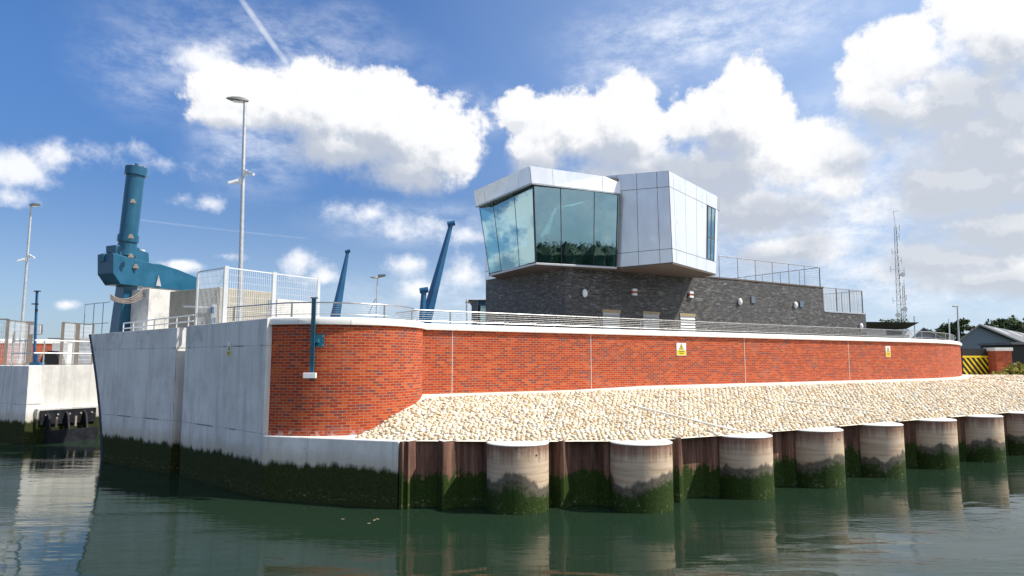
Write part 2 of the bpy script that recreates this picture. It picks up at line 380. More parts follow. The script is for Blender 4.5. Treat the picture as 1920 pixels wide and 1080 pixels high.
    wh = w.math('MAXIMUM', low, w.math('MULTIPLY', w.mapr(az, -.35, .7, 0, .42), w.mapr(w.math('ABSOLUTE', az), 2.8, 1.6, 0, 1)))
    blue = w.mix(wh, blue, (.68*K, .80*K, .95*K))
    blue = w.mix(thin, blue, (.92*K, .95*K, 1.0*K))
    # small soft clouds
    sm = None
    for (x, y, rx, ry, k) in soft:
        a, e = azel(x, y); d = w.vmath('MULTIPLY', w.vmath('SUBTRACT', P, (a, e, 0)), (F/rx, F/ry, 0)); v = w.math('MULTIPLY', w.math('SUBTRACT', 1, w.vmath('LENGTH', d)), k)
        sm = v if sm is None else w.math('SMOOTH_MAX', sm, v, .2)
    sn = w.noise(P, 16, 10, .62); sm = w.math('ADD', sm, w.math('MULTIPLY', w.math('SUBTRACT', sn, .5), 2.2))
    pos = w.vmath('DOT_PRODUCT', P, (0, 1, 0))
    blue = w.mix(w.mapr(sm, .12, .85, 0, .88), blue, w.mix(w.mapr(sm, .1, .9), (.80*K, .84*K, .92*K), (.93*K, .93*K, .95*K)))
    # vapour trails
    for (p0, p1, wd, k) in [((440, -20), (540, 122), 7.0, .42), ((230, 408), (575, 447), 2.2, .10)]:
        a0, e0 = azel(*p0); a1, e1 = azel(*p1); L = math.hypot(a1-a0, e1-e0); ux, uy = (a1-a0)/L, (e1-e0)/L
        q = w.vmath('SUBTRACT', P, (a0, e0, 0)); al = w.vmath('DOT_PRODUCT', q, (ux, uy, 0)); pe = w.math('ABSOLUTE', w.vmath('DOT_PRODUCT', q, (-uy, ux, 0)))
        mk = w.math('MULTIPLY', w.mapr(pe, wd/F, wd*.2/F, 0, k), w.math('MULTIPLY', w.mapr(al, -.01, .03, 0, 1), w.mapr(al, L+.01, L-.01, 0, 1)))
        mk = w.math('MULTIPLY', mk, w.mapr(w.noise(P, 60, 4), .3, .6, .55, 1)); blue = w.mix(mk, blue, (.95*K, .97*K, 1.0*K))
    cc = w.mix(1, ccol, w.mix(w.mapr(w.math('ABSOLUTE', az), .75, 1.1), (K*.90, K*.90, K*.90), (K*1.35, K*1.35, K*1.35)), 'MULTIPLY')
    col = w.mix(w.math('MULTIPLY', cov, .97), blue, cc)
    # below the horizon: plain
    col = w.mix(w.mapr(el, -.06, -.01, 1, 0), col, (.35*K*.5, .4*K*.5, .42*K*.5))
    w.link(col, bg.inputs[0])
build_world()
world.cycles.sampling_method = 'MANUAL'; world.cycles.sample_map_resolution = 512

# ------------------------------------------------------------------ mesh builder
class MB:
    def __init__(s): s.v = []; s.f = []; s.uv = []; s.mi = []
    def face(s, pts, uvs=None, mi=0):
        i = len(s.v); s.v += [tuple(p) for p in pts]; s.f.append(list(range(i, i+len(pts)))); s.uv.append(uvs); s.mi.append(mi); return s
    def raw(s, vs, fs, mi=0):
        i = len(s.v); s.v += [tuple(p) for p in vs]
        for f in fs: s.f.append([i+k for k in f]); s.uv.append(None); s.mi.append(mi)
        return s
    def hexa(s, b, t, mi=0):   # b, t : 4 points each, same order
        return s.raw(list(b)+list(t), [(3, 2, 1, 0), (4, 5, 6, 7), (0, 1, 5, 4), (1, 2, 6, 5), (2, 3, 7, 6), (3, 0, 4, 7)], mi)
    def box(s, c, sz, rz=0, mi=0):
        ca, sa = math.cos(rz), math.sin(rz); x, y, z = sz[0]/2, sz[1]/2, sz[2]/2
        P = [(c[0]+a*ca-b_*sa, c[1]+a*sa+b_*ca) for a, b_ in ((-x, -y), (x, -y), (x, y), (-x, y))]
        return s.hexa([(p[0], p[1], c[2]-z) for p in P], [(p[0], p[1], c[2]+z) for p in P], mi)
    def prism(s, pts, ext, mi=0):
        n = len(pts); a = [Vector(p) for p in pts]; b = [p+Vector(ext) for p in a]
        fs = [tuple(range(n-1, -1, -1)), tuple(range(n, 2*n))]+[(i, (i+1) % n, n+(i+1) % n, n+i) for i in range(n)]
        return s.raw(a+b, fs, mi)
    def column(s, foot, z0, z1, mi=0):
        return s.prism([(p[0], p[1], z0) for p in foot], (0, 0, z1-z0), mi)
    def tube(s, pts, r, n=8, mi=0, cap=True):
        pts = [Vector(p) for p in pts]; rs = r if isinstance(r, (list, tuple)) else [r]*len(pts)
        vs = []; fs = []
        for i, p in enumerate(pts):
            d = (pts[min(i+1, len(pts)-1)]-pts[max(i-1, 0)]).normalized()
            u = d.cross(Vector((0, 0, 1)));
            if u.length < 1e-3: u = Vector((1, 0, 0))
            u.normalize(); w = d.cross(u)
            for k in range(n):
                a = 2*math.pi*k/n; vs.append(p+(u*math.cos(a)+w*math.sin(a))*rs[i])
        for i in range(len(pts)-1):
            for k in range(n): fs.append((i*n+k, i*n+(k+1) % n, (i+1)*n+(k+1) % n, (i+1)*n+k))
        if cap: fs.append(tuple(range(n-1, -1, -1))); fs.append(tuple((len(pts)-1)*n+k for k in range(n)))
        return s.raw(vs, fs, mi)
    def beam(s, p0, p1, w0, w1, side=Vector((1, 0, 0)), d0=None, d1=None, mi=0):
        p0, p1 = Vector(p0), Vector(p1); ax = (p1-p0).normalized(); u = side-ax*side.dot(ax); u.normalize(); v = ax.cross(u)
        d0 = w0 if d0 is None else d0; d1 = w1 if d1 is None else d1
        q = lambda p, w, d: [p+u*(a*w/2)+v*(b*d/2) for a, b in ((-1, -1), (1, -1), (1, 1), (-1, 1))]
        return s.hexa(q(p0, w0, d0), q(p1, w1, d1), mi)
    def ico(s, c, r, mi=0, seed=0, sq=(1, 1, 1), jit=.2):
        rnd = random.Random(seed)
        vs = [(Vector(v)*(r*(1+rnd.uniform(-jit, jit)))) for v in ICO_V]
        return s.raw([(c[0]+v.x*sq[0], c[1]+v.y*sq[1], c[2]+v.z*sq[2]) for v in vs], ICO_F, mi)
    def build(s, name, mats, parent=None, origin=None, label=None, fix=True, smooth=False, bevel=0):
        me = bpy.data.meshes.new(name)
        org = Vector(origin) if origin is not None else (Vector(parent['org']) if parent is not None else Vector((0, 0, 0)))
        me.from_pydata([tuple(Vector(v)-org) for v in s.v], [], s.f)
        if any(u is not None for u in s.uv):
            l = me.uv_layers.new(name='UVMap'); k = 0
            for f, u in zip(s.f, s.uv):
                for j in range(len(f)):
                    if u is not None: l.data[k].uv = u[j]
                    k += 1
        for i, m in enumerate(s.mi): me.polygons[i].material_index = m
        if fix:
            bm = bmesh.new(); bm.from_mesh(me)
            bmesh.ops.remove_doubles(bm, verts=bm.verts, dist=1e-5) if bevel or smooth else None
            bmesh.ops.recalc_face_normals(bm, faces=bm.faces); bm.to_mesh(me); bm.free()
        for m in (mats if isinstance(mats, (list, tuple)) else [mats]): me.materials.append(M[m])
        if smooth:
            me.polygons.foreach_set('use_smooth', [True]*len(me.polygons))
            me.set_sharp_from_angle(angle=R(35))
        o = bpy.data.objects.new(name, me); C.objects.link(o)
        if parent is not None: o.parent = parent; o['org'] = tuple(org)
        else: o.location = org; o['org'] = tuple(org)
        if bevel:
            b = o.modifiers.new('bevel', 'BEVEL'); b.width = bevel; b.segments = 2; b.limit_method = 'ANGLE'
        if label: o['label'] = label
        return o
_bm = bmesh.new(); bmesh.ops.create_icosphere(_bm, subdivisions=1, radius=1)
ICO_V = [tuple(v.co) for v in _bm.verts]; ICO_F = [tuple(v.index for v in f.verts) for f in _bm.faces]; _bm.free()
_bm = bmesh.new(); bmesh.ops.create_icosphere(_bm, subdivisions=2, radius=1)
ICO2_V = np.array([tuple(v.co) for v in _bm.verts]); ICO2_F = np.array([tuple(v.index for v in f.verts) for f in _bm.faces]); _bm.free()

def tag(o, label, cat, group=None):
    o['label'] = label; o['category'] = cat
    if group: o['group'] = group
    return o
def thing(name, label, cat, loc, group=None):
    o = bpy.data.objects.new(name, None); C.objects.link(o); o.location = loc; o['org'] = tuple(loc); o.empty_display_size = .3
    return tag(o, label, cat, group)
def structure(o): o['kind'] = 'structure'; return o
def V2(p): return Vector((p[0], p[1]))
def strip(mb, pts, z0, z1, thick, side=1, s0=0, mi=0):
    """solid wall along a polyline; UV in metres on the faces; side: which way thickness goes"""
    P = [V2(p) for p in pts]; N = []
    for i in range(len(P)):
        d = (P[min(i+1, len(P)-1)]-P[max(i-1, 0)]).normalized(); N.append(Vector((-d.y, d.x))*side)
    Q = [p+n*thick for p, n in zip(P, N)]
    za = z0 if isinstance(z0, (list, tuple)) else [z0]*len(P); zb = z1 if isinstance(z1, (list, tuple)) else [z1]*len(P)
    s = s0
    for i in range(len(P)-1):
        L = (P[i+1]-P[i]).length; a, b = P[i], P[i+1]; c, d = Q[i], Q[i+1]
        A, B = (s, s+L); s += L
        mb.face([(a.x, a.y, za[i]), (b.x, b.y, za[i+1]), (b.x, b.y, zb[i+1]), (a.x, a.y, zb[i])], [(A, za[i]), (B, za[i+1]), (B, zb[i+1]), (A, zb[i])], mi)
        mb.face([(c.x, c.y, za[i]), (d.x, d.y, za[i+1]), (d.x, d.y, zb[i+1]), (c.x, c.y, zb[i])], [(A, za[i]), (B, za[i+1]), (B, zb[i+1]), (A, zb[i])], mi)
        mb.face([(a.x, a.y, zb[i]), (b.x, b.y, zb[i+1]), (d.x, d.y, zb[i+1]), (c.x, c.y, zb[i])], [(A, 0), (B, 0), (B, thick), (A, thick)], mi)
        mb.face([(a.x, a.y, za[i]), (b.x, b.y, za[i+1]), (d.x, d.y, za[i+1]), (c.x, c.y, za[i])], [(A, 0), (B, 0), (B, thick), (A, thick)], mi)
    for i in (0, len(P)-1):
        a, c = P[i], Q[i]
        mb.face([(a.x, a.y, za[i]), (c.x, c.y, za[i]), (c.x, c.y, zb[i]), (a.x, a.y, zb[i])], [(0, za[i]), (thick, za[i]), (thick, zb[i]), (0, zb[i])], mi)
    return mb
def offset(pts, d):
    P = [V2(p) for p in pts]; o = []
    for i in range(len(P)):
        e = (P[min(i+1, len(P)-1)]-P[max(i-1, 0)]).normalized(); o.append(P[i]+Vector((-e.y, e.x))*d)
    return o
def along(pts, step, s0=0):
    P = [Vector(p) for p in pts]; out = []; s = s0; acc = 0
    for i in range(len(P)-1):
        L = (P[i+1]-P[i]).length
        while s <= acc+L+1e-9: out.append(P[i].lerp(P[i+1], (s-acc)/L)); s += step
        acc += L
    return out

# ------------------------------------------------------------------ lines of the plan
W0 = Vector((-2.65, 21.2)); WD = Vector((.849, .529)); WN = Vector((.529, -.849))     # river wall: start, direction, normal to the water
WALL = [W0-WD*.3]+[W0+WD*k for k in (9, 18, 28)]+[Vector(p) for p in ((23.3, 37.6), (25.3, 39.5), (27.1, 41.6), (28.8, 44), (30.2, 46.8), (31.0, 50), (31.1, 54), (30.5, 60))]
TC = Vector((-5.3, 20.6)); TR = 2.6
TUBES = [(0.14, 17.0), (3.17, 17.12), (6.2, 18.7), (8.83, 20.25), (11.52, 21.95), (14.25, 23.6), (16.95, 25.2), (19.6, 26.8), (22.25, 28.4)]
A_, B_, C_, D_ = Vector((-2.75, 16.85)), Vector((-6.5, 18.12)), Vector((-10.4, 21.7)), Vector((-14.45, 24.6))

# ------------------------------------------------------------------ setting: water, ground, banks
mb = MB(); mb.face([(-1500, -90, 0), (1500, -90, 0), (1500, 1200, 0), (-1500, 1200, 0)]); structure(mb.build('water', 'water', fix=False))
mb = MB()
land = [(-2.7, 17.5)]+[(x+.1, y+.5) for x, y in TUBES]+[(60, 51), (200, 135), (1500, 900), (1500, 3000), (-1500, 3000), (-1500, 62), (-60, 62), (-9, 62), (-9.5, 24), (-6.2, 20), (-5, 19)]
# the made ground is lower than the stone slope so nothing of it shows beside the water
mb.face([(x, y, 1.45) for x, y in land]); structure(mb.build('ground', 'grass_soil', fix=False))
mb = MB(); far = [(24.5, 30.2), (34, 41.5), (33, 60), (-5, 66), (-300, 66), (-300, 900), (900, 900), (900, 560), (60, 52)]
mb.column(far, 1.5, 2.3); structure(mb.build('yard', 'grass_soil'))
mb = MB(); pl = offset(WALL, .3)
plat = [(p.x, p.y) for p in pl]+[(20, 66), (-3, 66), (-9.4, 33), (-8.8, 24.5), (-6.9, 21.8)]
mb.column(plat, 2.2, 3.98); structure(mb.build('platform', 'paving'))
mb = MB(); mb.column([(-1500, -90), (1500, -90), (1500, -600), (-1500, -600)], -.5, 1.9); structure(mb.build('far_bank', 'grass_soil'))

# wood on the opposite bank (mirrored in the control room glass)
def clumps(mb, c, r, n, size, seed, flat=.8, mi=0):
    rnd = random.Random(seed)
    for i in range(n):
        while True:
            q = Vector((rnd.uniform(-1, 1), rnd.uniform(-1, 1), rnd.uniform(-1, 1)))
            if .2 < q.length < 1: break
        q = Vector((q.x*r, q.y*r, q.z*r*flat)); k = size*rnd.uniform(.6, 1.3)
        n_ = Vector((rnd.gauss(0, 1), rnd.gauss(0, 1), rnd.gauss(0, 1)+.6)).normalized(); u = n_.orthogonal().normalized(); v = n_.cross(u)
        p = Vector(c)+q; a = rnd.uniform(0, 6.28); u2 = u*math.cos(a)+v*math.sin(a); v2 = n_.cross(u2)
        mb.face([p-u2*k, p+v2*k*.55, p+u2*k, p-v2*k*.55], None, mi)
mb = MB(); rnd = random.Random(3)
for i in range(420):
    x = -230+i*1.35+rnd.uniform(-2, 2); h = 12.3+1.6*math.sin(x*.021)+1.2*math.sin(x*.09)+rnd.uniform(-.8, .8); y = -104+rnd.uniform(-9, 6)
    mb.ico((x, y, 1.9+h*.42), h*.42, 0, i, (.8, .8, 1), .2)
    clumps(mb, (x, y, 1.9+h*.60), h*.36, 130, .34, i, 1.0)
o = mb.build('far_wood', 'leaves_dark', fix=False); o['kind'] = 'stuff'; tag(o, 'dark wood on the far bank mirrored in the control room glass', 'wood')

# ------------------------------------------------------------------ brick bastion
def coping_run(pts, z0, z1, proud, width, step, gap=.012, s0=.2, side=1):
    mb = MB(); P3 = [Vector((p[0], p[1], 0)) for p in pts]; L = sum((P3[i+1]-P3[i]).length for i in range(len(P3)-1))
    def at(s):
        acc = 0
        for i in range(len(P3)-1):
            l = (P3[i+1]-P3[i]).length
            if s <= acc+l or i == len(P3)-2: return P3[i].lerp(P3[i+1], (s-acc)/l), (P3[i+1]-P3[i]).normalized()
            acc += l
    s = -s0
    while s < L:
        a, b = max(0, s+gap/2), min(L, s+step-gap/2); s += step
        if b-a < .05: continue
        k = max(1, int((b-a)/.35)); rows = []
        for j in range(k+1):
            p, d = at(a+(b-a)*j/k); n = Vector((-d.y, d.x, 0))*side   # n points inland
            prof = [(-proud, z0), (-proud-.012, z0+(z1-z0)*.45), (-proud+.02, z1-.035), (-proud+.075, z1-.003), (width*.5, z1+.012), (width, z1), (width, z0)]
            rows.append([p+n*q[0]+Vector((0, 0, q[1])) for q in prof])
        m = len(rows[0]); vs = [v for r in rows for v in r]; fs = []
        for j in range(k):
            for q in range(m): fs.append((j*m+q, j*m+(q+1) % m, (j+1)*m+(q+1) % m, (j+1)*m+q))
        fs += [tuple(range(m)), tuple(k*m+q for q in range(m-1, -1, -1))]
        mb.raw(vs, fs)
    return mb
def arc(a0, a1, r, n): return [TC+Vector((math.cos(a), math.sin(a)))*r for a in [a0+(a1-a0)*i/n for i in range(n+1)]]
bast = thing('brick_bastion', 'round red brick bastion with pale coping between the concrete pier and the long brick wall', 'bastion', (TC.x, TC.y, 1.6))
ring = arc(R(-118), R(70), TR, 48)
mb = MB(); strip(mb, ring, 1.2, 4.5, .5, 1, 0); mb.build('wall', 'brick', bast)
coping_run(ring, 4.5, 4.7, .09, .62, 1.32, s0=.35).build('coping', 'coping', bast, smooth=True)
mb = MB(); mb.column([(p.x, p.y) for p in arc(R(-116), R(70), TR-.45, 24)], 3.0, 4.42); mb.build('infill', 'paving', bast)

# leaves drifting on the water
for k, (x, y, lab) in enumerate(((643, 973, 'small yellow leaf floating alone left of the leaf pair'), (702, 975, 'small yellow leaf floating beside the ledge corner, left of a pair'), (708, 973, 'small yellow leaf floating beside the ledge corner, right of a pair'), (692, 981, 'pale leaf floating nearest the viewer near the ledge corner'))):
    p = at_z(x, y, .004); mb = MB(); a = k*1.3; u, v = Vector((math.cos(a), math.sin(a), .05))*.05, Vector((-math.sin(a), math.cos(a), 0))*.025
    mb.face([p-u, p-u*.3+v, p+u*.5+v*.8, p+u, p+u*.4-v*.9, p-u*.4-v]); o = mb.build('floating_leaf', 'lintel', origin=tuple(p), fix=False); tag(o, lab, 'leaf', 'leaves floating on the water')

# ------------------------------------------------------------------ long brick wall
wall = thing('brick_river_wall', 'long straight red brick river wall with white coping above the stone slope', 'wall', (W0.x, W0.y, 2.4))
mb = MB(); strip(mb, WALL, 1.9, 4.5, .5, 1, .1); mb.build('wall', 'brick', wall)
coping_run(WALL, 4.5, 4.7, .10, .66, 1.5).build('coping', 'coping', wall, smooth=True)
for x in (848, 1108, 1396, 1591):
    p = on(x, 660, W0, WN); q = Vector((p.x, p.y))
    mb = MB(); d = WD*.012; n = WN*.006
    f = [q-d+n, q+d+n, q+d-n*3, q-d-n*3]; mb.column([(a.x, a.y) for a in f], 2.5, 4.5); mb.build('movement_joint', 'pale_stone', wall)

# ------------------------------------------------------------------ rails on the copings
def rail_run(name, label, pts, zc, top, step, s0, wires=4, lean=.0, low=.09, parent_group='railings on the coping', r=.019, side=-1):
    P = [Vector((p[0], p[1], zc)) for p in pts]
    t = thing(name, label, 'railing', P[0], parent_group)
    up = Vector((0, 0, 1))
    mb = MB(); mb.tube([p+up*top for p in P], r, 8); mb.build('handrail', 'stainless', t, smooth=True)
    mb = MB(); mb.tube([p+up*low for p in P], r*.62, 6); mb.build('bottom_rail', 'stainless', t, smooth=True)
    for k in range(wires):
        z = low+(top-low)*(k+1)/(wires+1); mb = MB(); mb.tube([p+up*z for p in P], .0032, 5); mb.build('wire', 'stainless', t)
    for p in along(P, step, s0):
        mb = MB(); mb.beam(p, p+up*top, .055, .035, Vector((1, 0, 0)), .02, .02); mb.build('post', 'stainless', t)
    return t
wi = offset(WALL, .28)
rail_run('coping_railing', 'long stainless railing with wires on the coping of the straight brick wall', [(p.x, p.y) for p in wi[:4]]+[(p.x, p.y) for p in wi[4:9]], 4.7, .43, 2.05, 1.25)
ti = [TC+Vector((math.cos(R(a)), math.sin(R(a))))*(TR-.28) for a in range(-112, 56, 6)]
e0 = on(426, 585, B_+Vector((0, .35)), Vector((-.64, -.77)))
rail_run('coping_railing', 'curved stainless railing with wires on the round brick bastion', [(e0.x, e0.y)]+[(p.x, p.y) for p in ti]+[(wi[0].x+.12, wi[0].y-.05)], 4.70, .40, 2.6, .35, r=.02)

# ------------------------------------------------------------------ concrete pier with slot
pier = thing('concrete_pier', 'tall pale concrete pier with a slot and algae, left of the brick bastion', 'pier', (C_.x, C_.y, 0))
cA = on(345, 700, C_, Vector((-.61, -.79))); cB = on(328, 700, C_, Vector((-.61, -.79)))
C1 = Vector((cA.x, cA.y)); C2 = Vector((cB.x, cB.y)); inn = Vector((.58, .815))
zB, zC, zD = 4.67, on(345, 612, C_, Vector((-.61, -.79))).z, 0
dt = on(165, 627, D_, Vector((-.58, -.815))); zD = dt.z
mb = MB()
def solid(mb, foot, z0, ztops, s0=0, fr=2):
    """footprint polygon, per corner top height, UV metres round the outside"""
    n = len(foot); s = s0
    for i in range(n):
        a, b = V2(foot[i]), V2(foot[(i+1) % n]); L = (b-a).length; za, zb = ztops[i], ztops[(i+1) % n]
        mb.face([(a.x, a.y, z0), (b.x, b.y, z0), (b.x, b.y, zb), (a.x, a.y, za)], [(s, z0), (s+L, z0), (s+L, zb), (s, za)]); s += L
    mb.face([(foot[i][0], foot[i][1], ztops[i]) for i in range(n)], [(f[0], f[1]) for f in foot])
solid(mb, [C1, B_, B_+inn*2.2, C1+inn*3.2], -1, [zC, zB, zB, zC]); mb.build('right_wall', 'concrete', pier, bevel=.015)
# left block, its river end flares outward towards the top like a bow
mb = MB(); n = 10; s = 5.0
Lc = (C2-D_).length; dirL = (D_-C2).normalized(); rows = []
for i in range(n+1):
    z = -1+(zD+1)*i/n; px = {0: 0}; k = max(0, z)/zD
    e = D_+dirL*(1.55*k**1.5)
    rows.append((e, z))
topz = [zC-.02, zD]
for i in range(n):
    (e0_, z0), (e1_, z1) = rows[i], rows[i+1]
    r0 = (z0+1)/(zD+1)*(topz[0]+1)-1; r1 = (z1+1)/(zD+1)*(topz[0]+1)-1
    mb.face([(C2.x, C2.y, r0), (e0_.x, e0_.y, z0), (e1_.x, e1_.y, z1), (C2.x, C2.y, r1)], [(s, r0), (s+Lc, z0), (s+Lc, z1), (s, r1)])
    a0, a1 = e0_+inn*3.5, e1_+inn*3.5
    mb.face([(e0_.x, e0_.y, z0), (a0.x, a0.y, z0), (a1.x, a1.y, z1), (e1_.x, e1_.y, z1)], [(0, z0), (3.5, z0), (3.5, z1), (0, z1)])
et = rows[-1][0]; C2b = C2+inn*3.2
mb.face([(C2.x, C2.y, topz[0]), (et.x, et.y, zD), (et.x+inn.x*3.5, et.y+inn.y*3.5, zD), (C2b.x, C2b.y, topz[0])], [(0, 0), (4, 0), (4, 3), (0, 3)])
mb.face([(C2.x, C2.y, -1), (C2.x, C2.y, topz[0]), (C2b.x, C2b.y, topz[0]), (C2b.x, C2b.y, -1)], [(0, -1), (0, topz[0]), (3, topz[0]), (3, -1)])
mb.build('left_wall', 'concrete', pier, bevel=.015)
# slot back
mb = MB(); q0, q1 = C1+inn*.9, C2+inn*.9; q2, q3 = C2+inn*1.4, C1+inn*1.4
mb.column([tuple(q0), tuple(q1), tuple(q2), tuple(q3)], -1, zC-.1); mb.build('slot_back', 'concrete', pier)
# steel fender on the river end, its shadow put into the dark colour
mb = MB()
for i in range(n):
    (e0_, z0), (e1_, z1) = rows[i], rows[i+1]; g0 = e0_+dirL*.004; g1 = e1_+dirL*.004; h0 = e0_+dirL*.17; h1 = e1_+dirL*.17; nn = Vector((-inn.x, -inn.y))*.02
    mb.hexa([(g0.x, g0.y, z0), (h0.x, h0.y, z0), (h0.x+inn.x*.8, h0.y+inn.y*.8, z0), (g0.x+inn.x*.8, g0.y+inn.y*.8, z0)],
            [(g1.x, g1.y, z1), (h1.x, h1.y, z1), (h1.x+inn.x*.8, h1.y+inn.y*.8, z1), (g1.x+inn.x*.8, g1.y+inn.y*.8, z1)])
mb.build('steel_edge', 'dark_blue', pier)
# ledge under the bastion
mb = MB(); solid(mb, [B_, A_, A_+Vector((.05, .9)), Vector((-3.2, 20.4)), B_+inn*2], -1, [1.6]*5, 9); mb.build('ledge', 'concrete', pier, bevel=.02)
# deck behind
mb = MB(); pd = [B_+inn*.9, C1+inn*.9, C2+inn*.9, D_+inn*1.2, Vector((-11.5, 31)), Vector((-6, 28)), Vector((-5.5, 22))]
mb.column([tuple(p) for p in pd], 2, 4.45); mb.build('deck', 'concrete_white', pier)

# ------------------------------------------------------------------ tubular piles, concrete filled
tube_labels = ['mossy tubular pile nearest the concrete ledge, wide pale cap', 'mossy tubular pile, second from the concrete ledge, diagonal tide line across its face',
 'mossy tubular pile, third from the concrete ledge, rusty top and green foot', 'mossy tubular pile, fourth from the concrete ledge, rusty streak at its right edge',
 'mossy tubular pile, fifth from the concrete ledge', 'mossy tubular pile, sixth from the concrete ledge, pale foot at the water',
 'mossy tubular pile, seventh from the concrete ledge, below the far end of the brick wall', 'mossy tubular pile cut by the right edge of the picture',
 'last mossy tubular pile of the row, beyond the right edge pile']
def make_tube(i, x, y):
    t = thing('tubular_pile', tube_labels[i], 'pile', (x, y, 0), 'tubular piles along the river edge')
    n = 48; r = .755; mb = MB(); zs = [-1.2, 0, .5, 1, 1.545]; vs = []; fs = []
    for z in zs:
        for k in range(n): a = 2*math.pi*k/n; vs.append((x+r*math.cos(a), y+r*math.sin(a), z))
    for j in range(len(zs)-1):
        for k in range(n): fs.append((j*n+k, j*n+(k+1) % n, (j+1)*n+(k+1) % n, (j+1)*n+k))
    fs.append(tuple((len(zs)-1)*n+k for k in range(n))); mb.raw(vs, fs); mb.build('shaft', 'tube_pile', t, smooth=True)
    mb = MB(); prof = [(r+.006, 1.547), (r+.010, 1.565), (r-.02, 1.585), (0.001, 1.590)]; vs = []; fs = []
    for q in prof:
        for k in range(n): a = 2*math.pi*k/n; vs.append((x+q[0]*math.cos(a), y+q[0]*math.sin(a), q[1]))
    for j in range(3):
        for k in range(n): fs.append((j*n+k, j*n+(k+1) % n, (j+1)*n+(k+1) % n, (j+1)*n+k))
    fs.append(tuple(range(n-1, -1, -1))); mb.raw(vs, fs); mb.build('cap', 'berm', t)
    # lifting hole
    a = R(-60+[5, 28, 38, 0, 30, 25, 30, 0, 0][i]); c = (x+(r-.01)*math.cos(a), y+(r-.01)*math.sin(a), 1.33); d = (x+(r+.006)*math.cos(a), y+(r+.006)*math.sin(a), 1.33)
    mb = MB(); mb.tube([c, d], .022, 10); mb.build('hole', 'black', t)
for i, (x, y) in enumerate(TUBES): make_tube(i, x, y)

# sheet piles between
def sheet(p0, p1, prof, label):
    p0, p1 = Vector(p0), Vector(p1); d = (p1-p0).normalized(); n = Vector((d.y, -d.x)); L = (p1-p0).length
    t = thing('sheet_pile', label, 'pile', (p0.x, p0.y, 0), 'steel sheet piles between the tubular piles')
    pts = [p0+d*(L*a)+n*b for a, b in prof]; mb = MB(); strip(mb, pts, -1.2, 1.6, .022, 1); mb.build('sheet', 'sheet_pile', t)
    mb = MB(); mb.tube([(pts[1].x, pts[1].y, -1.2), (pts[1].x, pts[1].y, 1.595)], .035, 8); mb.build('interlock', 'sheet_pile', t)
    # capping strip of concrete behind
    mb = MB(); bk = [p-n*.55-n*0 for p in (p0, p1)]; q = [(p.x, p.y) for p in pts]; q2 = [(a[0]-n.x*.03, a[1]-n.y*.03) for a in q]
    mb.column(q2+[(bk[1].x, bk[1].y), (bk[0].x, bk[0].y)], 1.35, 1.585); mb.build('capping', 'berm', t)
prof = [(0, -.2), (.04, -.2), (.20, .08), (.24, .08), (.44, -.30), (.80, -.30), (.90, -.1), (1, -.1)]
sh_lab = ['first', 'second', 'third', 'fourth', 'fifth', 'sixth', 'seventh', 'eighth']
for i in range(len(TUBES)-1):
    a, b = Vector(TUBES[i]), Vector(TUBES[i+1]); d = (b-a).normalized()
    sheet(a+d*.74, b-d*.74, prof, 'rusty sheet pile in the %s gap between tubular piles, counted from the concrete ledge' % sh_lab[i])
sheet(A_+Vector((.03, .03)), Vector(TUBES[0])+Vector((-.74, 0)), [(0, .05), (.03, .05), (.05, .0), (.07, .0), (.10, .06), (.18, -.22), (.42, -.24), (.49, .12), (.51, .12), (.72, -.24), (.94, -.24), (1, .0)],
      'rusty sheet pile with deep folds between the concrete ledge and the nearest tubular pile')

# ------------------------------------------------------------------ stone slope
TOE = [Vector(p) for p in [(-4.6, 17.75), (-2.75, 17.1)]+[(x, y-.05) for x, y in TUBES]+[(30, 33.2), (40, 39.3)]]
def dist_line(p, L):
    best = 1e9
    for i in range(len(L)-1):
        a, b = L[i], L[i+1]; ab = b-a; t = max(0, min(1, (p-a).dot(ab)/ab.dot(ab))); best = min(best, (p-a-ab*t).length)
    return best
WL = [W0-WD*6]+WALL[1:10]
def toe_side(p):
    best = None
    for i in range(len(TOE)-1):
        a, b = TOE[i], TOE[i+1]; ab = b-a; t = (p-a).dot(ab)/ab.dot(ab)
        tt = max(0, min(1, t)); dd = (p-a-ab*tt).length
        if best is None or dd < best[0]: best = (dd, ab.x*(p-a).y-ab.y*(p-a).x)
    return best[1]
def sstep(x): x = max(0, min(1, x)); return x*x*(3-2*x)
def slope_z(x, y):
    p = Vector((x, y)); a = dist_line(p, TOE); b = dist_line(p, WL)-.28
    k = max(0, min(1, a/(a+max(b, 0)+1e-6)))
    if y > 40 and x > 26: k = min(1, a/7.5)
    z = 1.60+.94*k; return 1.60+(z-1.60)*sstep((x+4.25)/1.25)
def wall_side(p):  # >0 : on the river side of the wall
    best = None
    for i in range(len(WALL)-1):
        a, b = WALL[i], WALL[i+1]; ab = b-a; t = max(0, min(1, (p-a).dot(ab)/ab.dot(ab))); dd = (p-a-ab*t).length
        if best is None or dd < best[0]: best = (dd, -(ab.x*(p-a).y-ab.y*(p-a).x))
    return best
nx, ny = 190, 110; xs = np.linspace(-4.3, 44, nx); mb = MB(); grid = {}; vs = []; fs = []
for i, x in enumerate(xs):
    # column from the toe line to well behind the wall
    for L in range(len(TOE)-1):
        if TOE[L].x <= x <= TOE[L+1].x: yt = TOE[L].y+(TOE[L+1].y-TOE[L].y)*(x-TOE[L].x)/(TOE[L+1].x-TOE[L].x)
    if x > 40: yt = 39.3+(x-40)*.6
    for j in range(40):
        y = yt-.0+ (j/39)**1.1*(16 if x > 22 else 11 if x > 10 else 8.5)
        vs.append((x, y, slope_z(x, y)-.02)); 
for i in range(nx-1):
    for j in range(39): fs.append((i*40+j, (i+1)*40+j, (i+1)*40+j+1, i*40+j+1))
mb.raw(vs, fs); structure(mb.build('slope_bed', 'mortar', fix=False))
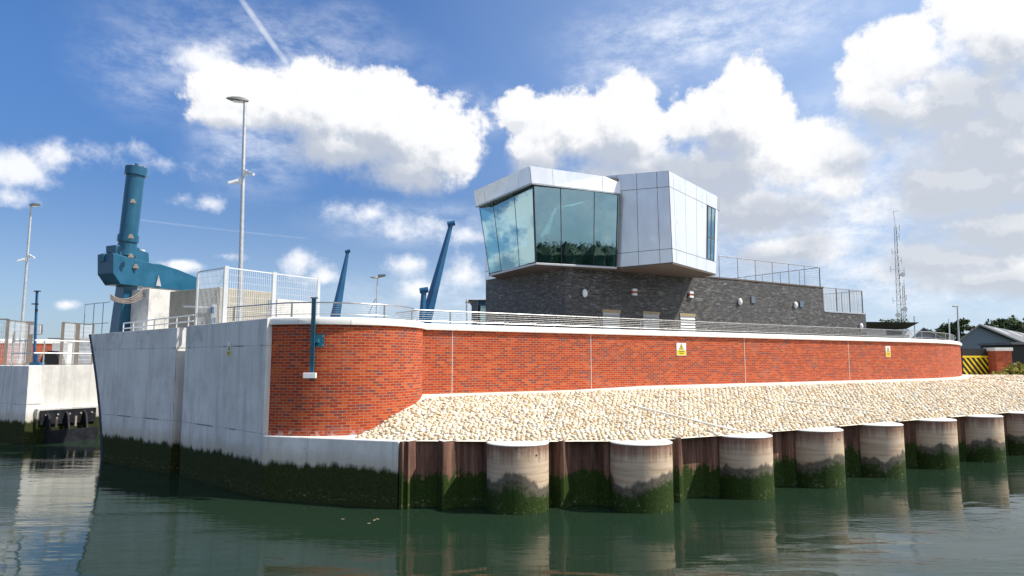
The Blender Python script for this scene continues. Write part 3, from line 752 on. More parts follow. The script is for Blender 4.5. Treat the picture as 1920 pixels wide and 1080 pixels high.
def stones():
    rnd = np.random.default_rng(5); cen = []; sz = []
    y = 16.6
    while y < 56:
        sp = .128+.0036*max(0, y-18)
        x = -4.6
        while x < 42:
            px, py = x+rnd.uniform(-.3, .3)*sp, y+rnd.uniform(-.3, .3)*sp; x += sp
            if py > 15+ (px+6)*1.35+14: continue
            if toe_side(Vector((px, py))) < 0: continue
            dt_ = dist_line(Vector((px, py)), TOE)
            if dt_ < .22 and px > -2.7: 
                pass
            if dt_ < .05 or dt_ > 15: continue
            w, sd_ = wall_side(Vector((px, py)))
            if py < 62 and (sd_ < 0 or w < .62) and px < 31.5: continue
            if (Vector((px, py))-TC).length < TR+.06: continue
            if px < -3.95: continue
            if px > 27 and py > 47: continue
            cen.append((px, py, slope_z(px, py))); sz.append(sp)
        y += sp*.87
    cen = np.array(cen); sz = np.array(sz); n = len(cen)
    base = ICO2_V if False else np.array(ICO_V); FF = np.array(ICO_F); k = len(base)
    jit = 1+rnd.uniform(-.22, .22, (n, k, 1)); sc = np.stack([rnd.uniform(.22, .56, n), rnd.uniform(.22, .56, n), rnd.uniform(.16, .36, n)], 1)*sz[:, None]
    ang = rnd.uniform(0, 6.28, n); ca, sa = np.cos(ang)[:, None], np.sin(ang)[:, None]
    v = base[None]*jit*sc[:, None, :]; x = v[..., 0]*ca-v[..., 1]*sa; yv = v[..., 0]*sa+v[..., 1]*ca; v = np.stack([x, yv, v[..., 2]], 2)+cen[:, None, :]
    f = (FF[None]+np.arange(n)[:, None, None]*k).reshape(-1, 3)
    me = bpy.data.meshes.new('pitched_stones'); me.vertices.add(n*k); me.vertices.foreach_set('co', v.reshape(-1)); me.loops.add(f.size); me.polygons.add(len(f))
    me.polygons.foreach_set('loop_start', np.arange(0, f.size, 3)); me.polygons.foreach_set('loop_total', np.full(len(f), 3)); me.loops.foreach_set('vertex_index', f.reshape(-1)); me.update()
    pal = np.array([(.74, .62, .43), (.78, .70, .54), (.64, .48, .29), (.78, .74, .64), (.54, .37, .20), (.36, .32, .28), (.70, .57, .38)])
    pr = [.22, .2, .13, .15, .11, .08, .11]; c = pal[rnd.choice(len(pal), n, p=pr)]*rnd.uniform(.9, 1.1, (n, 1)); c = np.concatenate([c, np.ones((n, 1))], 1)
    at = me.color_attributes.new('tint', 'FLOAT_COLOR', 'POINT'); at.data.foreach_set('color', np.repeat(c, k, 0).reshape(-1))
    me.materials.append(M['stones']); o = bpy.data.objects.new('pitched_stones', me); C.objects.link(o); o['kind'] = 'stuff'
    tag(o, 'cream and buff pitched stones covering the slope below the brick wall', 'stones'); print('stones', n)
stones()
# berm strip at the wall foot
mb = MB(); st = [W0+WD*.6]+WALL[1:11]; strip(mb, offset(st, -.62), 2.2, [2.40]+[2.60]*(len(st)-1), .67, 1); o = mb.build('path', 'berm'); structure(o)
# joints down the slope
for a, b in (((1190, 740), (1395, 803)), ((1470, 731), (1640, 775))):
    p0, p1 = at_z(*a, 2.5), at_z(*b, 1.75); pts = [p0.lerp(p1, k/12) for k in range(13)]; pts = [Vector((p.x, p.y, slope_z(p.x, p.y)+.055)) for p in pts]
    mb = MB()
    for i in range(12): mb.beam(pts[i], pts[i+1], .05, .05, Vector((1, -.6, 0)), .03, .03)
    tag(mb.build('slope_joint', 'berm', origin=tuple(pts[0])), 'thin pale joint line running down the stone slope, %s' % ('nearer one, towards the third tubular pile' if a[0] == 1190 else 'farther one, towards the fifth tubular pile'), 'joint', 'joints in the slope')

# ------------------------------------------------------------------ control building
S0 = Vector((-4.92, 24.85)); ST = 7.70
cr = on(1060, 498, S0, WN); cr = Vector((cr.x, cr.y)); bl = WD.copy(); bk = Vector((-.529, .849))
e1 = on(1543, 535, S0, WN); e1 = Vector((e1.x, e1.y)); e2 = on(1623, 588, S0, WN); e2 = Vector((e2.x, e2.y))
Ls = 6.95
bld = thing('control_building', 'dark slate control building with glass and metal upper rooms behind the brick wall', 'building', (cr.x, cr.y, 3.98))
def block(mb, a, b, depth, z0, z1, s0=0):
    c, d = b+bk*depth, a+bk*depth; ring_ = [a, b, c, d]; s = s0
    for i in range(4):
        p, q = ring_[i], ring_[(i+1) % 4]; L = (q-p).length
        mb.face([(p.x, p.y, z0), (q.x, q.y, z0), (q.x, q.y, z1), (p.x, p.y, z1)], [(s, z0), (s+L, z0), (s+L, z1), (s, z1)]); s += L
    mb.face([(p.x, p.y, z1) for p in ring_], [(p.x, p.y) for p in ring_])
mb = MB(); block(mb, cr, e1, Ls, 3.9, ST); mb.build('slate_storey', 'slate', bld)
mb = MB(); block(mb, e1+bl*.004, e2, Ls, 3.9, 6.32, 20); mb.build('slate_wing', 'slate', bld)
mb = MB(); mb.column([tuple(p) for p in (e1+WN*.03+bl*.01, e2+WN*.03+bl*.03, e2+bk*Ls+bl*.03, e1+bk*Ls+bl*.01)], 6.32, 6.40); mb.build('wing_coping', 'steel_edge', bld)
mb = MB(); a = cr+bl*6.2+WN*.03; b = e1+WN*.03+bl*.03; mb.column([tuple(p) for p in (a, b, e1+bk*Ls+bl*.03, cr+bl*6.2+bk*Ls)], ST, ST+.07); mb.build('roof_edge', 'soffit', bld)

# louvred windows low in the slate
for x in (1130, 1206, 1275):
    p = on(x, 589, S0, WN); w = .98; a = Vector((p.x, p.y)); b = a+bl*w; zt = 5.83-.0
    t = MB(); t.column([tuple(q) for q in (a+WN*.012, b+WN*.012, b-WN*.05, a-WN*.05)], 4.4, zt-.14); wn_ = t.build('louvre_window', 'louvre', bld)
    t = MB(); t.column([tuple(q) for q in (a-bl*.03+WN*.03, b+bl*.05+WN*.03, b+bl*.05-WN*.05, a-bl*.03-WN*.05)], zt-.14, zt+.0); t.build('lintel', 'lintel', wn_)
    for k in range(9):
        t = MB(); z = 4.5+k*.13
        t.hexa([(q.x, q.y, z) for q in (a+WN*.02, b+WN*.02, b+WN*.055, a+WN*.055)], [(q.x, q.y, z+.05) for q in (a+WN*.014, b+WN*.014, b+WN*.022, a+WN*.022)]); t.build('louvre_blade', 'louvre', wn_)
# wall plates
for x, y in ((1411, 562), (1502, 570)):
    p = on(x, y, S0, WN); q = Vector((p.x, p.y)); t = MB()
    t.column([tuple(r) for r in (q-bl*.14+WN*.05, q+bl*.14+WN*.05, q+bl*.14-WN*.03, q-bl*.14-WN*.03)], p.z-.18, p.z+.16); t.build('vent_plate', 'clad_grey', bld)

# upper rooms
def on3(px, py, A, B, Cc):
    n = (B-A).cross(Cc-A); d = Vector(ray(px, py)); o = Vector((0, 0, H)); return o+d*((A-o).dot(n)/d.dot(n))
def lerp4(P, u, v): return (P[0].lerp(P[1], u)).lerp(P[3].lerp(P[2], u), v)
def panels(mb, P, us, vs, gap=.012, proud=.02):
    n = (P[1]-P[0]).cross(P[3]-P[0]).normalized(); W = (P[1]-P[0]).length; Hh = (P[3]-P[0]).length
    for i in range(len(us)-1):
        for j in range(len(vs)-1):
            u0, u1, v0, v1 = us[i]+gap/W, us[i+1]-gap/W, vs[j]+gap/Hh, vs[j+1]-gap/Hh
            K = 1
            for k in range(K):
                for l in range(K):
                    ua, ub, va, vb = u0+(u1-u0)*k/K, u0+(u1-u0)*(k+1)/K, v0+(v1-v0)*l/K, v0+(v1-v0)*(l+1)/K
                    q = [lerp4(P, a, b) for a, b in ((ua, va), (ub, va), (ub, vb), (ua, vb))]; mb.hexa(q, [x+n*proud for x in q])
def px_on_line(x0, x1, x): return (x-x0)/(x1-x0)
PB = 7.66
a0 = at_z(1005, 492, PB); aL = at_z(918, 514, PB); aR = at_z(1150, 500, PB); aR = aR+(aR-a0)*.05
b0 = at_z(1261, 492, PB); bR = at_z(1342, 514, PB); bL = at_z(1152, 502, PB)
# room B (metal)
tb0 = at_y(1253, 320, b0.y-.05); tz = tb0.z
b3 = bR-(bR-b0)*.0; vB = (tb0-b0)
tbR = on3(1346, 369, b0, bR, tb0); tbL = on3(1150, 329, bL, b0, tb0)
roomB = thing('metal_room', 'x', 'x', (b0.x, b0.y, PB)); 
for k in ('label', 'category'): del roomB[k]
roomB.parent = bld; roomB.location = Vector((b0.x, b0.y, PB))-Vector(bld['org'])
BL = bL+(bL-b0)*.25; TBL = tbL+(tbL-tb0)*.25
backB = Vector((bk.x*.5-.3, bk.y*.5+.5, 0)).normalized()*4.5; backB = Vector((-.60, .80, 0))*3.6
def quadsolid(mb, B, T, mi=0): mb.raw(list(B)+list(T), [(3, 2, 1, 0), (4, 5, 6, 7), (0, 1, 5, 4), (1, 2, 6, 5), (2, 3, 7, 6), (3, 0, 4, 7)], mi)
ins = lambda p, q, r, k=.03: p
def fan_core(P4, T4):
    m = MB(); N = 12
    for i in range(4):
        j = (i+1) % 4
        for a in range(N):
            for b_ in range(N):
                Q = [P4[i], P4[j], T4[j], T4[i]]; m.face([lerp4(Q, x/N, y/N) for x, y in ((a, b_), (a+1, b_), (a+1, b_+1), (a, b_+1))])
    m.face(P4[::-1]); m.face([T4[0], T4[1], T4[2]]); m.face([T4[0], T4[2], T4[3]]); return m
core = [BL, b0, bR, bR+backB]; coreT = [TBL, tb0, tbR, tbR+backB]
fan_core(core, coreT).build('core', 'seam', roomB, fix=False)
mb = MB(); uu = lambda x: (x-(BLx))/(b0x-BLx)
from_bottom = lambda P, x: None
def proj(v):
    x, y, z = v.x, v.y, v.z-H; f = y*cT+z*sT; u = -y*sT+z*cT; return (960+F*x/f, 540-F*u/f)
def u_at(A, B, px):
    lo, hi = 0., 1.
    for _ in range(40):
        m = (lo+hi)/2
        if (proj(A.lerp(B, m))[0]-px)*(proj(B)[0]-proj(A)[0]) < 0: lo = m
        else: hi = m
    return lo
def v_at(A, B, py):
    lo, hi = 0., 1.
    for _ in range(40):
        m = (lo+hi)/2
        if proj(A.lerp(B, m))[1] > py: lo = m
        else: hi = m
    return lo
PL = [BL, b0, tb0, TBL]
us = [0]+[u_at(BL, b0, x) for x in (1158, 1198, 1238)]+[1]; vsL = [0, v_at(b0, tb0, 466), v_at(b0, tb0, 350), 1]
panels(mb, PL, us, vsL)
PR = [b0, bR, tbR, tb0]; us = [0]+[u_at(b0, bR, x) for x in (1268, 1287, 1306, 1323)]+[1]; us2 = us
panels(mb, PR, us, vsL[:2]); panels(mb, PR, us, vsL[2:]); 
panels(mb, PR, us[:5], vsL[1:3]); uw0, uw1 = u_at(b0, bR, 1325), u_at(b0, bR, 1338)
panels(mb, PR, [uw1, 1], vsL[1:3]); mb.build('cladding', 'cladding', roomB)
mb = MB(); nB = (bR-b0).cross(tb0-b0).normalized(); q = [lerp4(PR, a, b)+nB*.006 for a, b in ((uw0, vsL[1]+.0), (uw1, vsL[1]), (uw1, vsL[2]), (uw0, vsL[2]))]
mb.hexa(q, [x+nB*.004 for x in q]); wB = mb.build('window', 'teal_glass', roomB)
mb = MB(); q = [lerp4(PR, a, b)+nB*.0015 for a, b in ((uw0, vsL[1]+.0), (uw1, vsL[1]), (uw1, vsL[2]), (uw0, vsL[2]))]; mb.face(q); mb.build('blind', 'interior_wall', wB, fix=False)
mb = MB(); um = uw0+(uw1-uw0)*.5
for (u, w) in ((uw0+.006, .03), (um, .04), (uw1-.006, .03)): mb.beam(lerp4(PR, u, vsL[1])+nB*.01, lerp4(PR, u, vsL[2])+nB*.01, w, w, Vector((.6, .8, 0)), .03, .03)
for v in (vsL[1]+.004, vsL[1]+(vsL[2]-vsL[1])*.42, vsL[2]-.004): mb.beam(lerp4(PR, uw0, v)+nB*.012, lerp4(PR, uw1, v)+nB*.012, .04, .04, Vector((0, 0, 1)), .03, .03)
mb.build('frame', 'seam', wB)
mb = MB(); t_ = tbR+(tbR-tb0).normalized()*.03; n3 = (bR-b0).normalized()
q = [lerp4(PR, .985, vsL[2])+nB*.03, lerp4(PR, 1.05, vsL[2])+nB*.03, lerp4(PR, 1.05, 1)+nB*.03, lerp4(PR, .985, 1)+nB*.03]; mb.hexa(q, [x-nB*.12 for x in q]); mb.build('corner_trim', 'steel_edge', roomB)
dz = Vector((0, 0, .05)); sh = [BL, b0, bR, bR+backB]
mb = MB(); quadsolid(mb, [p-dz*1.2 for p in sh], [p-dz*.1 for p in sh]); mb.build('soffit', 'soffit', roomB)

# room A (glass)
zt = at_y(1000, 343, a0.y-.33).z
tA0 = at_y(1000, 343, a0.y-.33); tAL = on3(899, 390, aL, a0, tA0); tAR = on3(1161, 365.5, a0, aR, tA0)
print('glass tops', tA0, tAL, tAR)
roomA = thing('glass_room', 'x', 'x', (a0.x, a0.y, PB))
for k in ('label', 'category'): del roomA[k]
roomA.parent = bld; roomA.location = Vector((a0.x, a0.y, PB))-Vector(bld['org'])
RA = [a0, aR, tAR, tA0]; LA = [aL, a0, tA0, tAL]
def pane(P, u0, u1, mat_='teal_glass', g=.012):
    n = (P[1]-P[0]).cross(P[3]-P[0]).normalized(); W = (P[1]-P[0]).length
    q = [lerp4(P, a, b) for a, b in ((u0+g/W, .012), (u1-g/W, .012), (u1-g/W, .995), (u0+g/W, .995))]
    mb = MB(); mb.face(q); return mb.build('glass_pane', mat_, roomA, fix=False)
def mull(P, u, w=.035, d=.05):
    n = (P[1]-P[0]).cross(P[3]-P[0]).normalized(); mb = MB(); mb.beam(lerp4(P, u, 0)-n*.02, lerp4(P, u, 1)-n*.02, w, w, P[1]-P[0], d, d); mb.build('mullion', 'black_steel', roomA)
uR = [0]+[u_at(a0, aR, x) for x in (1053, 1113)]+[1]; uL = [0]+[u_at(aL, a0, x) for x in (940, 974)]+[1]
for i in range(3): pane(RA, uR[i], uR[i+1]); pane(LA, uL[i], uL[i+1])
for u in uR[1:-1]: mull(RA, u)
for u in uL[:-1]: mull(LA, u)
mull(RA, 0, .06, .07); mull(RA, .985, .05, .06)
# floor slab and edge
back = Vector((bk.x, bk.y, 0))
fl = [aL, a0, aR, aR+back*4.2, aL+Vector((bl.x, bl.y, 0))*2.0+back*1.5]
mb = MB(); mb.prism([p-Vector((0, 0, .09)) for p in fl], (0, 0, .09)); mb.build('floor_edge', 'steel_edge', roomA, bevel=.01)
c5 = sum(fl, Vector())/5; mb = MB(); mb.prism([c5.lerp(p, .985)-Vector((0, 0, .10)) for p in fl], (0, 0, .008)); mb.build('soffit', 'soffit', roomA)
# interior
fl2 = [c5.lerp(p, .93) for p in fl]
mb = MB(); mb.prism([p+Vector((0, 0, .02)) for p in fl2], (0, 0, .03)); mb.build('floor', 'desk', roomA)
for P, nm in ((RA, 'R'), (LA, 'L')):
    n = (P[1]-P[0]).cross(P[3]-P[0]).normalized(); mb = MB()
    q = [lerp4(P, .03, .03)-n*.22, lerp4(P, .97, .03)-n*.22, lerp4(P, .97, .255)-n*.22, lerp4(P, .03, .255)-n*.22]; mb.hexa(q, [x-n*.03 for x in q]); mb.build('upstand', 'desk' if nm == 'R' else 'clad_grey', roomA)
bw0, bw1 = aR+back*1.9-(aR-a0)*.10, aL+Vector((bl.x, bl.y, 0))*1.6+back*.6
mb = MB(); m0, m1 = Vector((bw0.x, bw0.y, PB+.06)), Vector((bw1.x, bw1.y, PB+.06)); hh = Vector((0, 0, zt-PB-.08)); th = Vector((.05, .1, 0))
B3_ = Vector((bl.x, bl.y, 0)); w1 = aR-(aR-a0)*.04+back*.05; w2 = aR-(aR-a0)*.04+back*2.9; w3 = aL+B3_*1.45+back*.9
for a, b in ((w1, w2), (w2, w3)):
    a = Vector((a.x, a.y, PB+.06)); b = Vector((b.x, b.y, PB+.06)); mb.hexa([a, b, b+th, a+th], [p+hh for p in (a, b, b+th, a+th)])
mb.build('partition', 'partition', roomA)
mb = MB()
for k, (u, w, h) in enumerate(((.10, .5, 1.25), (.34, .55, 1.45), (.52, .35, 1.2))):
    p = a0.lerp(aR, .12+u)+back*(1.5+.2*k); mb.box((p.x, p.y, PB+.1+h/2), (w, .5, h), .56)
mb.build('cabinets', 'interior_dark', roomA)
mb = MB(); p = a0.lerp(aL, .30)+Vector((.6, .5, 0)); mb.box((p.x, p.y, zt-.35), (.65, .10, .38), .5); mb.tube([(p.x, p.y, zt-.2), (p.x, p.y, zt-.01)], .02, 6); mb.build('hanging_screen', 'dark_blue', roomA)
# roof and fascia
fT0 = at_y(993, 311, a0.y-.62); zf = fT0.z; fB0 = at_y(996, 343, a0.y-.56); zf0 = fB0.z
fTL = at_z(889, 358, zf); fTR = at_z(1163, 335, zf); fBL = at_z(893, 387, zf0); fBR = at_z(1163, 363, zf0)
kb = Vector((bl.x, bl.y, 0))*2.4+back*1.6
T5 = [fTL, fT0, fTR, fTR+back*4.6-Vector((bl.x, bl.y, 0))*.9, fTL+kb]; B5 = [fBL, fB0, fBR, fBR+back*4.5-Vector((bl.x, bl.y, 0))*.9, fBL+kb]
c6 = sum(B5, Vector())/5; I5 = [c6.lerp(p, .985) for p in B5]; J5 = [c6.lerp(Vector((p.x, p.y, q.z)), .985) for p, q in zip(B5, T5)]
mb = MB(); mb.raw(I5+J5, [(4, 3, 2, 1, 0), (5, 6, 7, 8, 9)]+[(i, (i+1) % 5, 5+(i+1) % 5, 5+i) for i in range(5)]); mb.build('roof', 'seam', roomA)
mb = MB()
fr_ = [fB0, fBR, fTR, fT0]; panels(mb, fr_, [0]+[u_at(fT0, fTR, x) for x in (1035, 1129)]+[1], [0, 1], .008, .03)
fl_ = [fBL, fB0, fT0, fTL]; panels(mb, fl_, [0]+[u_at(fTL, fT0, x) for x in (908, 971)]+[1], [0, 1], .008, .03)
panels(mb, [B5[4], B5[0], T5[0], T5[4]], [0, .5, 1], [0, 1]); mb.build('fascia', 'cladding', roomA)
mb = MB(); 
for a, b in ((fBL, fB0), (fB0, fBR)): mb.beam(a-Vector((0, 0, .03)), b-Vector((0, 0, .03)), .045, .045, Vector((0, 0, 1)), .09, .09)
mb.build('drip_edge', 'steel_edge', roomA)
# block C: cladding behind the glass room, standing on the left slate wall
zc = zt-.05; g0 = cr+bk*Ls-bl*.03; g1 = cr+bk*2.9-bl*.03
Pc = [Vector((g0.x, g0.y, ST-.02)), Vector((g1.x, g1.y, ST-.02)), Vector((g1.x, g1.y, zc)), Vector((g0.x, g0.y, zc))]
mb = MB(); w3 = Vector((bl.x, bl.y, 0))*3.0; quadsolid(mb, [Pc[0], Pc[1], Pc[1]+w3, Pc[0]+w3], [Pc[3], Pc[2], Pc[2]+w3, Pc[3]+w3]); rc = mb.build('rear_room', 'seam', bld)
mb = MB(); panels(mb, Pc, [0, .28, .56, .84, 1], [0, .14, .86, 1]); panels(mb, [Pc[1], Pc[1]+w3, Pc[2]+w3, Pc[2]], [0, .5, 1], [0, .14, .86, 1]); mb.build('cladding', 'cladding', rc)
# small box under the soffit at left
p = on(935, 512, cr, Vector((-.849, -.529))); mb = MB(); mb.box((p.x-.1, p.y-.2, 7.88), (.5, .7, .22), .56); mb.build('gutter_box', 'clad_grey', bld)

# wall lamps and small cameras on the slate
def wall_pt(x, y): p = on(x, y, S0, WN); return p
for (x, y, lab) in ((1095, 550, 'round white wall lamp on the slate wall nearest the building corner'), (1386, 566, 'round white wall lamp beside the left small grey plate on the slate wall'),
                    (1490, 572, 'round white wall lamp near the right end of the tall slate wall'), (1617, 612, 'round white wall lamp low on the slate wing beside its right corner')):
    p = wall_pt(x, y) if x < 1600 else on(1613, 612, S0, WN)
    t = thing('wall_lamp', lab, 'lamp', (p.x, p.y, p.z), 'round lamps on the slate wall')
    q = p+Vector((WN.x, WN.y, 0))*.004; mb = MB(); mb.tube([q-Vector((WN.x, WN.y, 0))*.02, q+Vector((WN.x, WN.y, 0))*.05], .11, 16); mb.build('base', 'galvanised', t)
    mb = MB(); n = 18; rows_ = []
    N3 = Vector((WN.x, WN.y, 0)); U3 = Vector((bl.x, bl.y, 0))
    for k in range(7):
        a = k/6*math.pi/2; rr = math.cos(a); dd = .05+.11*math.sin(a); rows_.append([q+N3*dd+U3*(.135*rr*math.cos(2*math.pi*j/n))+Vector((0, 0, .185*rr*math.sin(2*math.pi*j/n))) for j in range(n)])
    vs = [v for r in rows_ for v in r]; fs = [(i*n+j, i*n+(j+1) % n, (i+1)*n+(j+1) % n, (i+1)*n+j) for i in range(6) for j in range(n)]+[tuple(range(n))]
    mb.raw(vs, fs); mb.build('diffuser', 'opal', t, smooth=True)
for (x, y, lab) in ((1188, 548, 'square white wall fitting with dark slot under the glass room'), (1294, 553, 'square white wall fitting with dark slot in the shade under the metal room')):
    p = wall_pt(x, y); t = thing('wall_fitting', lab, 'wall fitting', (p.x, p.y, p.z), 'square fittings on the slate wall'); N3 = Vector((WN.x, WN.y, 0)); U3 = Vector((bl.x, bl.y, 0))
    mb = MB()
    for z0, z1 in ((-.15, -.05), (.05, .16)):
        q = [p+U3*a+N3*b+Vector((0, 0, z0)) for a, b in ((-.13, 0), (.13, 0), (.13, .12), (-.13, .12))]; mb.hexa(q, [v+Vector((0, 0, z1-z0)) for v in q])
    mb.build('body', 'opal', t, bevel=.01); mb = MB(); q = [p+U3*a+N3*b+Vector((0, 0, -.05)) for a, b in ((-.12, 0), (.12, 0), (.12, .09), (-.12, .09))]; mb.hexa(q, [v+Vector((0, 0, .1)) for v in q]); mb.build('slot', 'slot_red', t)

# roof railings
t = thing('roof_railing', 'stainless wire railing round the flat slate roof right of the metal room', 'railing', (e1.x, e1.y, ST), 'railings on the control building')
r0 = on(1352, 519, S0, WN); r0 = Vector((r0.x, r0.y)); rb = e1-bl*.12+bk*.1; r0 = r0+bk*.1
segs = [(r0, rb, 6), (rb, rb+bk*(Ls-.4), 5)]
for a, b, n in segs:
    z = ST+.07; A3, B3 = Vector((a.x, a.y, z)), Vector((b.x, b.y, z))
    for k in range(n+1):
        p = A3.lerp(B3, k/n); mb = MB(); mb.beam(p, p+Vector((.0, 0, 1.1)), .05, .04, Vector((1, 0, 0)), .018, .018); mb.build('post', 'stainless', t)
    mb = MB(); mb.tube([A3+Vector((0, 0, 1.12)), B3+Vector((0, 0, 1.12))], .022, 8); mb.build('handrail', 'stainless', t)
    for k in range(8):
        mb = MB(); mb.tube([A3+Vector((0, 0, .12+k*.12)), B3+Vector((0, 0, .12+k*.12))], .005, 5); mb.build('wire', 'stainless', t)
t = thing('wing_screen', 'steel framed mesh screen round the lower slate wing at the building end', 'screen', (e2.x, e2.y, 6.4), 'railings on the control building')
wa, wb_ = e1+bl*.1+bk*.1, e2-bl*.12+bk*.1
for a, b, n in ((wa, wb_, 3), (wb_, wb_+bk*(Ls-.4), 5)):
    z = 6.4; A3, B3 = Vector((a.x, a.y, z)), Vector((b.x, b.y, z))
    for k in range(n+1):
        p = A3.lerp(B3, k/n); mb = MB(); mb.beam(p, p+Vector((0, 0, 1.35)), .055, .055, Vector((1, 0, 0)), .03, .03); mb.build('post', 'brown_steel', t)
    mb = MB(); mb.tube([A3+Vector((0, 0, 1.36)), B3+Vector((0, 0, 1.36))], .02, 8); mb.build('top_rail', 'stainless', t)
    mb = MB(); L = (B3-A3).length; m = int(L/.09)
    for k in range(m): p = A3.lerp(B3, (k+.5)/m); mb.tube([p+Vector((0, 0, .05)), p+Vector((0, 0, 1.34))], .011, 4)
    mb.build('mesh_panel', 'mesh_paint', t)

# ------------------------------------------------------------------ signs
def sign(P, n, u, w, h, label, white_top=.55):
    t = thing('warning_sign', label, 'sign', tuple(P), 'yellow and white warning signs')
    n3 = Vector((n.x, n.y, 0)).normalized(); u3 = Vector((u.x, u.y, 0)).normalized(); up = Vector((0, 0, 1))
    def rect(x0, x1, z0, z1, d, th=.004): q = [P+u3*x+up*z+n3*d for x, z in ((x0, z0), (x1, z0), (x1, z1), (x0, z1))]; m = MB(); m.hexa(q, [v+n3*th for v in q]); return m
    rect(-w/2, w/2, -h/2, h/2, .012, .008).build('plate', 'sign_white', t)
    zb = -h/2+h*(1-white_top); rect(-w*.46, w*.46, -h*.47, zb, .021).build('yellow_field', 'sign_yellow', t)
    s = min(w*.82, h*white_top*.95); zc = zb+.02
    def tri(k, d, mt, nm):
        c = zc+s*.30; q = [P+u3*(a*s*k)+up*(c+b*s*k)+n3*d for a, b in ((-.5, -.30), (.5, -.30), (0, .62))]; m = MB(); m.prism(q, n3*.003); m.build(nm, mt, t)
    tri(1, .0215, 'black', 'triangle'); tri(.74, .0255, 'sign_yellow', 'triangle_field')
    c = zc+s*.30; m = MB(); m.beam(P+up*(c-.05*s)+n3*.031, P+up*(c+.22*s)+n3*.031, .10*s, .12*s, u3, .003, .003); m.beam(P+up*(c-.18*s)+n3*.031, P+up*(c-.09*s)+n3*.031, .09*s, .09*s, u3, .003, .003); m.build('symbol', 'black', t)
    m = MB(); zz = (zb-h*.47)/2; 
    for k, (ww, dz_) in enumerate(((.30, .035), (.22, -.02))): q = [P+u3*(a*w*ww)+up*(zz+dz_*h/.4+b*.012)+n3*.026 for a, b in ((-1, -1), (1, -1), (1, 1), (-1, 1))]; m.hexa(q, [v+n3*.003 for v in q])
    m.build('text_lines', 'black', t)
p = on(1277, 655, W0, WN); sign(p, WN, WD, .52, .50, 'square warning sign on the brick wall below the metal room')
p = on(1664.5, 659, W0, WN); sign(p, WN, WD, .42, .55, 'warning sign near the far right end of the brick wall')
nC = Vector((-(B_-C_).normalized().y*-1, -(B_-C_).normalized().x)); nC = Vector((-.642, -.767)); uC = (B_-C_).normalized(); nC = Vector((uC.y, -uC.x))
p = on(430.5, 655, B_, nC); sign(p, nC, uC, .21, .42, 'narrow warning sign on the concrete pier', .62)

# ------------------------------------------------------------------ blue gauge post on the bastion
th_ = math.atan2(-.93, -.14); base_ = TC+Vector((math.cos(R(-98)), math.sin(R(-98))))*TR
pY = base_.y-.22; pt, pb = at_y(589.5, 560, pY), at_y(588, 712, pY)
t = thing('gauge_post', 'slim teal steel post with white box at its foot, bracketed to the round brick bastion', 'post', tuple(pb))
mb = MB(); mb.box((pt.x-.01, pY, (pt.z+pb.z)/2), (.115, .02, pt.z-pb.z), R(14)); mb.box((pt.x+.045, pY-.03, (pt.z+pb.z)/2), (.02, .10, pt.z-pb.z), R(14)); mb.box((pt.x-.062, pY+.03, (pt.z+pb.z)/2), (.02, .10, pt.z-pb.z), R(14)); mb.build('post', 'teal_paint', t)
mb = MB(); mb.box((pt.x-.0, pY, pt.z+.02), (.17, .13, .03)); mb.build('cap', 'teal_paint', t)
c = at_y(600, 639, pY+.13); c2 = at_y(592, 639, pY+.08)
mb = MB(); mb.box((c.x-.02, c.y, c.z), (.26, .03, .33), R(4)); mb.box((c2.x+.04, c2.y, c2.z), (.10, .2, .10)); mb.build('bracket', 'teal_paint', t)
mb = MB()
for dx, dz_ in ((.08, .12), (.08, -.12)): mb.tube([(c.x+dx, c.y-.03, c.z+dz_), (c.x+dx, c.y+.0, c.z+dz_)], .014, 8)
mb.build('bolts', 'galvanised', t)
c = at_y(581, 704, pY-.08); mb = MB(); mb.box((c.x+.0, c.y, c.z), (.32, .16, .14), R(4)); mb.build('junction_box', 'white_paint', t, bevel=.01)

# ------------------------------------------------------------------ lift machine (blue) on the pier end
mu = Vector((.45, .893)); mn = Vector((.893, -.45)); MP = at_y(212, 500, 26.2); MP2 = V2(MP); ln = Vector((-mu.x, -mu.y))
def mp(x, y, off=0): p = on(x, y, MP2+mn*off, mn); return p
t = thing('gate_lift_ram', 'tall blue hydraulic ram with heavy arm on the end of the concrete pier', 'machine', (MP.x+.4, MP.y+.4, 4.5))
mach = t
wv_ = Vector((-mn.x, -mn.y, 0))
out = [mp(*q) for q in ((212, 474), (286, 494), (300, 495), (333, 505), (370, 520), (375, 545), (345, 545), (245, 535), (226, 533), (212, 512))]
mb = MB(); mb.prism(out, wv_*.98); mb.build('arm', 'blue_paint', t, bevel=.02)
out = [mp(*q, -.12) for q in ((216, 455), (228, 457), (256, 463), (276, 476), (278, 495), (216, 478))]
mb = MB(); mb.prism([mp(*q, -.12) for q in ((217, 459), (217, 478), (280, 494), (279, 474), (262, 468), (261, 464), (240, 461))], wv_*.62); mb.build('saddle', 'blue_paint', t, bevel=.02)
mb = MB(); q = [mp(a, b, -.5) for a, b in ((194, 476), (218, 470), (218, 482), (194, 490))]; mb.prism(q, wv_*.3); mb.build('end_block', 'blue_paint', t, bevel=.01)
Yc = MP.y+.75
ca_, cb_ = at_y(236.5, 480, Yc), at_y(254.5, 325, Yc); ax = (cb_-ca_)
mb = MB(); mb.tube([ca_, ca_+ax*.14], .345, 28); mb.tube([ca_+ax*.14, cb_], .335, 28); mb.build('ram_barrel', 'blue_paint', t, smooth=True)
mb = MB(); mb.tube([ca_+ax*.165, ca_+ax*.245], .385, 28); mb.build('flange', 'blue_paint', t, smooth=True); mb = MB(); mb.tube([cb_-ax*.03, cb_+ax*.07], .40, 28); mb.build('flange', 'blue_paint', t, smooth=True)
mb = MB(); e = cb_+ax*.07
